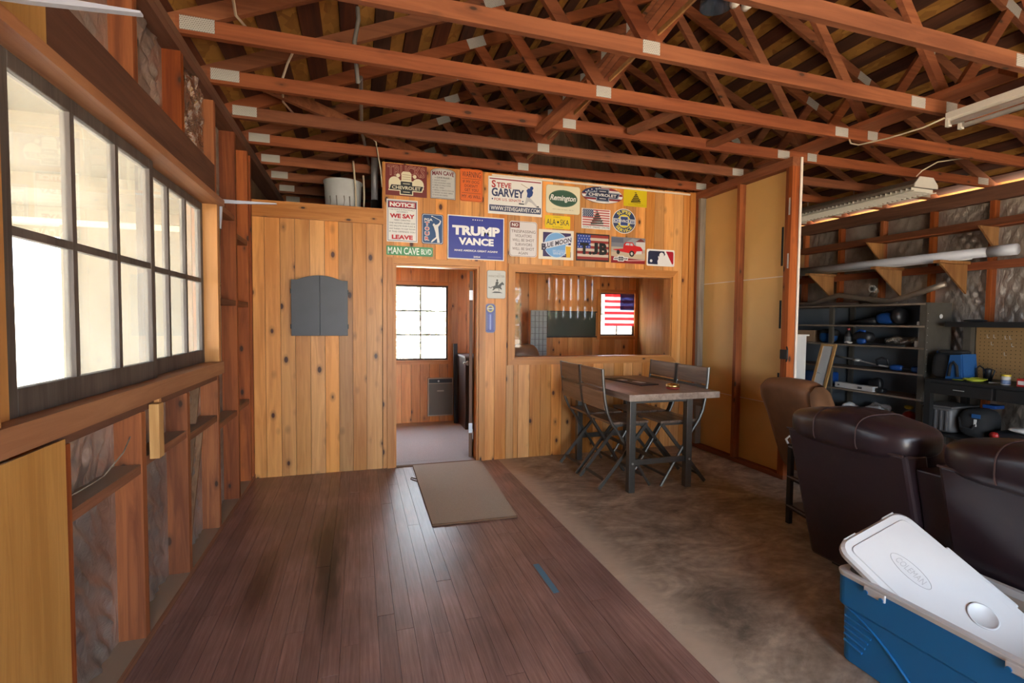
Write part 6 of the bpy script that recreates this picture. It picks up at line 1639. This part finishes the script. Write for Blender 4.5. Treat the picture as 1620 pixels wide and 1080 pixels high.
MB().tube([lp(0.66, 5.33, 0.02), lp(0.66, 5.25, 0.04)], 0.006, 6).build('frame_handle', 'white_plastic', lf)

# ================================================================== CEILING FIXTURES
def chain_wire(x, y, z0, z1, parent): MB().tube([(x, y, z0), (x, y, z1)], 0.003, 5).build('hanger_wire', 'galvanised', parent)


f1 = T('strip_light', 'long louvered fluorescent strip light hanging past the partition end', 'ceiling light', (5.56, 4.8, 2.9))
fx0, fx1, fy0, fy1, fz = 5.40, 5.73, 3.60, 6.04, 2.905
MB().prism([(fx0, fz), (fx1, fz), (fx1 - 0.01, fz + 0.03), (fx1 - 0.10, fz + 0.095), (fx0 + 0.10, fz + 0.095), (fx0 + 0.01, fz + 0.03)], fy0 + 0.012, fy1 - 0.012, 'Y').build('reflector_housing', 'fixture_dusty', f1)
for y in (fy0, fy1 - 0.011):
    MB().prism([(fx0 - 0.005, fz - 0.004), (fx1 + 0.005, fz - 0.004), (fx1, fz + 0.035), (fx1 - 0.07, fz + 0.105), (fx0 + 0.07, fz + 0.105), (fx0, fz + 0.035)], y, y + 0.011, 'Y').build('end_cap', 'fixture_white', f1)
for x in (fx0 + 0.004, fx1 - 0.004): MB().box(x - 0.004, x + 0.004, fy0 + 0.012, fy1 - 0.012, fz - 0.044, fz - 0.034).build('louver_side', 'fixture_white', f1)
for i in range(46):
    y = fy0 + 0.04 + i * 0.052
    bo('louver_blade', 'fixture_white', f1, fx0 + 0.008, fx1 - 0.008, y, y + 0.004, fz - 0.040, fz - 0.002)
for y in (4.38, 5.0): chain_wire(5.565, y, fz + 0.095, 3.065, f1)
MB().tube([(5.44, 3.62, 3.01), (5.46, 3.58, 3.06), (5.55, 3.50, 3.13), (5.75, 3.42, 3.16), (5.95, 3.30, 3.165)], 0.006, 7).build('power_cable', 'cable_white', f1, smooth=True)

f2 = T('strip_light', 'twin tube fluorescent strip light at the right edge of the ceiling', 'ceiling light', (4.06, 1.3, 2.9))
gx0, gx1, gy0, gy1, gz = 3.985, 4.155, 0.05, 2.49, 2.945
MB().prism([(gx0 + 0.035, gz), (gx1 - 0.035, gz), (gx1 - 0.02, gz + 0.02), (gx1 - 0.02, gz + 0.065), (gx0 + 0.02, gz + 0.065), (gx0 + 0.02, gz + 0.02)], gy0, gy1, 'Y').build('channel_housing', 'fixture_white', f2, bevel=0.003)
for x in (gx0 + 0.020, gx1 - 0.020):
    MB().tube([(x, gy0 + 0.05, gz - 0.020), (x, gy1 - 0.05, gz - 0.020)], 0.0165, 12).build('fluorescent_tube', 'white_plastic', f2, smooth=True)
    for y in (gy0 + 0.012, gy1 - 0.034): MB().box(x - 0.017, x + 0.017, y, y + 0.022, gz - 0.040, gz + 0.010).build('lamp_holder', 'fixture_white', f2)
MB().tube([(4.00, 2.49, 2.975), (3.99, 2.62, 2.955), (3.98, 2.85, 2.96), (3.97, 3.10, 2.985), (3.965, 3.165, 3.02), (3.965, 3.18, 3.06)], 0.006, 7).build('power_cable', 'cable_white', f2, smooth=True)
for y in (0.8, 2.02): chain_wire(4.07, y, gz + 0.065, 3.065, f2)

f3 = T('strip_light', 'white twin tube strip light high up at the top centre edge', 'ceiling light', (2.33, 2.2, 3.45))
for x in (2.255, 2.345):
    MB().tube([(x, 2.60, 3.50), (x + 0.02, 1.5, 3.50)], 0.022, 12).build('fluorescent_tube', 'white_plastic', f3, smooth=True)
    MB().lathe([(0.026, 0), (0.028, 0.05), (0.020, 0.06)], (x, 2.57, 3.50), 12, 'Y').build('lamp_holder', 'fixture_white', f3, smooth=True)
MB().box(2.265, 2.36, 1.5, 2.56, 3.522, 3.565).build('channel_housing', 'fixture_white', f3)
for y in (1.6, 2.35): chain_wire(2.31, y, 3.565, 4.38, f3)
pl_ = T('pendant_lamp', 'blue grey metal lamp shade peeking in at the top edge', 'lamp', (2.36, 2.95, 3.75))
MB().lathe([(0.005, 0.20), (0.03, 0.19), (0.055, 0.14), (0.105, 0.05), (0.115, 0.0), (0.112, 0.0), (0.05, 0.13), (0.003, 0.17)], (2.385, 2.93, 3.70), 24).build('lamp_shade', 'lamp_blue', pl_, smooth=True)
MB().tube([(2.385, 2.93, 3.88), (2.385, 2.93, 4.45)], 0.006, 6).build('cord', 'cable_grey', pl_)

# cables up in the trusses
for (pts, r, mat, lb_) in (([(0.0, 3.42, 3.52), (0.005, 3.43, 3.45), (-0.02, 3.43, 3.30), (0.0, 3.44, 3.05), (0.02, 3.6, 3.16), (0.03, 4.6, 3.165), (0.12, 5.6, 3.15)], 0.014, 'cable_grey', 'grey cable hanging down through the trusses left of centre'),
                           ([(-0.40, 2.48, 3.34), (-0.50, 2.54, 3.25), (-0.58, 2.65, 3.165), (-0.64, 3.1, 3.165), (-0.60, 3.25, 3.166)], 0.008, 'cable_white', 'thin pale cable looping at the left end of the nearest truss'),
                           ([(-0.42, 3.72, 3.32), (-0.46, 3.75, 3.25), (-0.50, 3.80, 3.163), (-0.55, 4.2, 3.165), (-0.45, 4.6, 3.163)], 0.008, 'cable_white', 'thin pale cable draped over the left truss ends'),
                           ([(0.10, 4.7, 3.163), (0.16, 4.85, 3.165), (0.21, 5.02, 2.95), (0.222, 5.035, 2.80)], 0.006, 'cable_white', 'pale wire hanging beside the maroon truck sign'),
                           ([(-0.05, 5.42, 3.14), (-0.03, 5.43, 2.9), (-0.02, 5.45, 2.62)], 0.010, 'cable_white', 'pale cord hanging in front of the white bucket'),
                           ([(0.05, 5.42, 3.0), (0.06, 5.43, 2.8), (0.05, 5.45, 2.60)], 0.010, 'cable_white', 'short pale cord right of the white bucket')):
    o = MB().tube(pts, r, 7).build('power_cable', mat, None, smooth=True); tag(o, lb_, 'cable')

# ================================================================== ABOVE AND INSIDE THE SMALL ROOM
bk = T('paint_bucket', 'white drip stained bucket stored on top of the low pine wall', 'bucket', (-0.155, 5.62, 2.501))
MB().lathe([(0.165, 0.0), (0.170, 0.02), (0.192, 0.44), (0.200, 0.445), (0.200, 0.46), (0.186, 0.46), (0.18, 0.40)], (-0.155, 5.62, 2.501), 28).build('bucket_body', 'bucket_white', bk, smooth=True)
for (a, l) in ((-1.9, 0.25), (-1.5, 0.10), (-1.2, 0.2), (-2.3, 0.12)):
    x, y = -0.155 + 0.187 * math.cos(a), 5.62 + 0.187 * math.sin(a)
    MB().tube([(x, y, 2.78), (x * 1.0 + 0.006, y - 0.001, 2.78 - l * 0.5), (x - 0.004, y + 0.004, 2.78 - l)], [0.006, 0.004, 0.002], 5).build('drip', 'cable_grey', bk)
sp_ = T('stove_pipe', 'dark vertical vent pipe behind the left edge of the sign wall', 'pipe', (0.17, 5.45, 2.5))
MB().tube([(0.165, 5.45, 2.501), (0.165, 5.45, 2.76)], 0.042, 14).build('lower_pipe', 'black_metal', sp_, smooth=True); MB().tube([(0.165, 5.45, 2.76), (0.165, 5.45, 3.3)], 0.036, 14).build('upper_pipe', 'galv_wall', sp_, smooth=True)

ht = T('wall_heater', 'grey wall heater panel under the six pane window', 'heater', (1.145, YB - 0.03, 0.1))
MB().box(0.955, 1.330, YB - 0.040, YB - 0.004, 0.095, 0.655).build('heater_rim', 'heater_rim', ht, bevel=0.004)
MB().box(0.972, 1.313, YB - 0.052, YB - 0.041, 0.112, 0.570).build('front_panel', 'heater_grey', ht, bevel=0.003); MB().box(0.972, 1.313, YB - 0.050, YB - 0.041, 0.582, 0.640).build('control_panel', 'black_plastic', ht)
MB().lathe([(0.014, 0), (0.012, 0.012)], (1.11, YB - 0.064, 0.61), 12, 'Y').build('knob', 'white_plastic', ht); MB().box(1.09, 1.19, YB - 0.056, YB - 0.0525, 0.455, 0.475).build('badge', 'heater_rim', ht)
sf2 = T('storage_chest', 'dark brown chest with a pale top beside the open door', 'cabinet', (1.56, 6.85, 0))
MB().box(1.385, 1.85, 6.55, 7.12, 0.005, 0.985).build('chest_body', 'safe_dark', sf2, bevel=0.006); MB().box(1.375, 1.86, 6.54, 7.13, 0.986, 1.012).build('chest_top', 'safe_top', sf2, bevel=0.004)
o = MB().beam((1.345, 7.02, 0.006), (1.345, 7.08, 1.16), 0.055, 0.03).build('black_pole', 'black_plastic'); tag(o, 'slim black pole standing against the dark chest', 'pole')
fg = T('striped_flag', 'red and white striped flag with a blue corner hung on the small window', 'flag', (4.06, YB - 0.05, 1.4))
FX0, FX1, FZ0, FZ1 = 3.80, 4.345, 1.43, 1.95
def fpt(x, z): return (x, YB - 0.035 - 0.010 * math.sin(x * 22), z)
for i in range(11):
    z1 = FZ1 - (FZ1 - FZ0) * i / 11; z0 = FZ1 - (FZ1 - FZ0) * (i + 1) / 11
    MB().grid(lambda u, v, z0=z0, z1=z1: fpt(FX0 + (FX1 - FX0) * u, z0 + (z1 - z0) * v), 16, 1).build('stripe', 'flag_red' if i % 2 == 0 else 'flag_white', fg, smooth=True)
MB().grid(lambda u, v: tuple(Vector(fpt(FX0 + (FX1 - FX0) * (0.52 + 0.48 * u), FZ1 - 0.26 + 0.26 * v)) + Vector((0, -0.003, 0))), 12, 1).build('canton', 'flag_blue', fg, smooth=True)
gb = T('green_board', 'dark green board on the back wall of the small room', 'board', (3.25, YB - 0.03, 1.25))
MB().box(2.82, 3.66, YB - 0.022, YB - 0.004, 1.265, 1.645).build('board_face', 'green_board', gb)
for bx in ((2.80, 3.68, 1.245, 1.264), (2.80, 3.68, 1.646, 1.665)): MB().box(bx[0], bx[1], YB - 0.028, YB - 0.004, bx[2], bx[3]).build('board_frame', 'black_metal', gb)
sg = T('folding_screen', 'grey patterned panel standing in the small room behind the glass', 'screen', (2.45, 6.6, 0))
MB().box(2.345, 2.585, 6.60, 6.625, 0.005, 1.655).build('screen_panel', 'screen_grey', sg)
for i in range(3): MB().box(2.405 + 0.06 * i - 0.004, 2.405 + 0.06 * i + 0.004, 6.594, 6.5995, 0.2, 1.64).build('batten', 'bin_grey', sg)
for i in range(16): MB().box(2.346, 2.584, 6.595, 6.5985, 0.3 + i * 0.085, 0.306 + i * 0.085).build('batten', 'bin_grey', sg)
oc2 = T('office_armchair', 'brown leather armchair back just inside the interior glass', 'armchair', (2.05, 5.95, 0))
MB().puff((2.02, 5.95, 0.86), (0.44, 0.24, 0.70), 3.0).build('backrest', 'leather_brown', oc2, smooth=True); MB().puff((2.02, 6.16, 0.36), (0.46, 0.50, 0.34), 3.4).build('seat_cushion', 'leather_brown', oc2, smooth=True); MB().box(1.84, 2.20, 5.95, 6.36, 0.005, 0.20).build('base_frame', 'leather_brown', oc2)
for (x, z) in ((3.12, 0.32), (4.0, 0.32)):
    o = T('wall_outlet', ('pale outlet plate below the green board', 'pale outlet plate below the flag')[x > 3.5], 'outlet', (x, YB, z), 0, 'outlets'); MB().box(x - 0.035, x + 0.035, YB - 0.010, YB - 0.004, z, z + 0.115).build('plate', 'white_plastic', o)
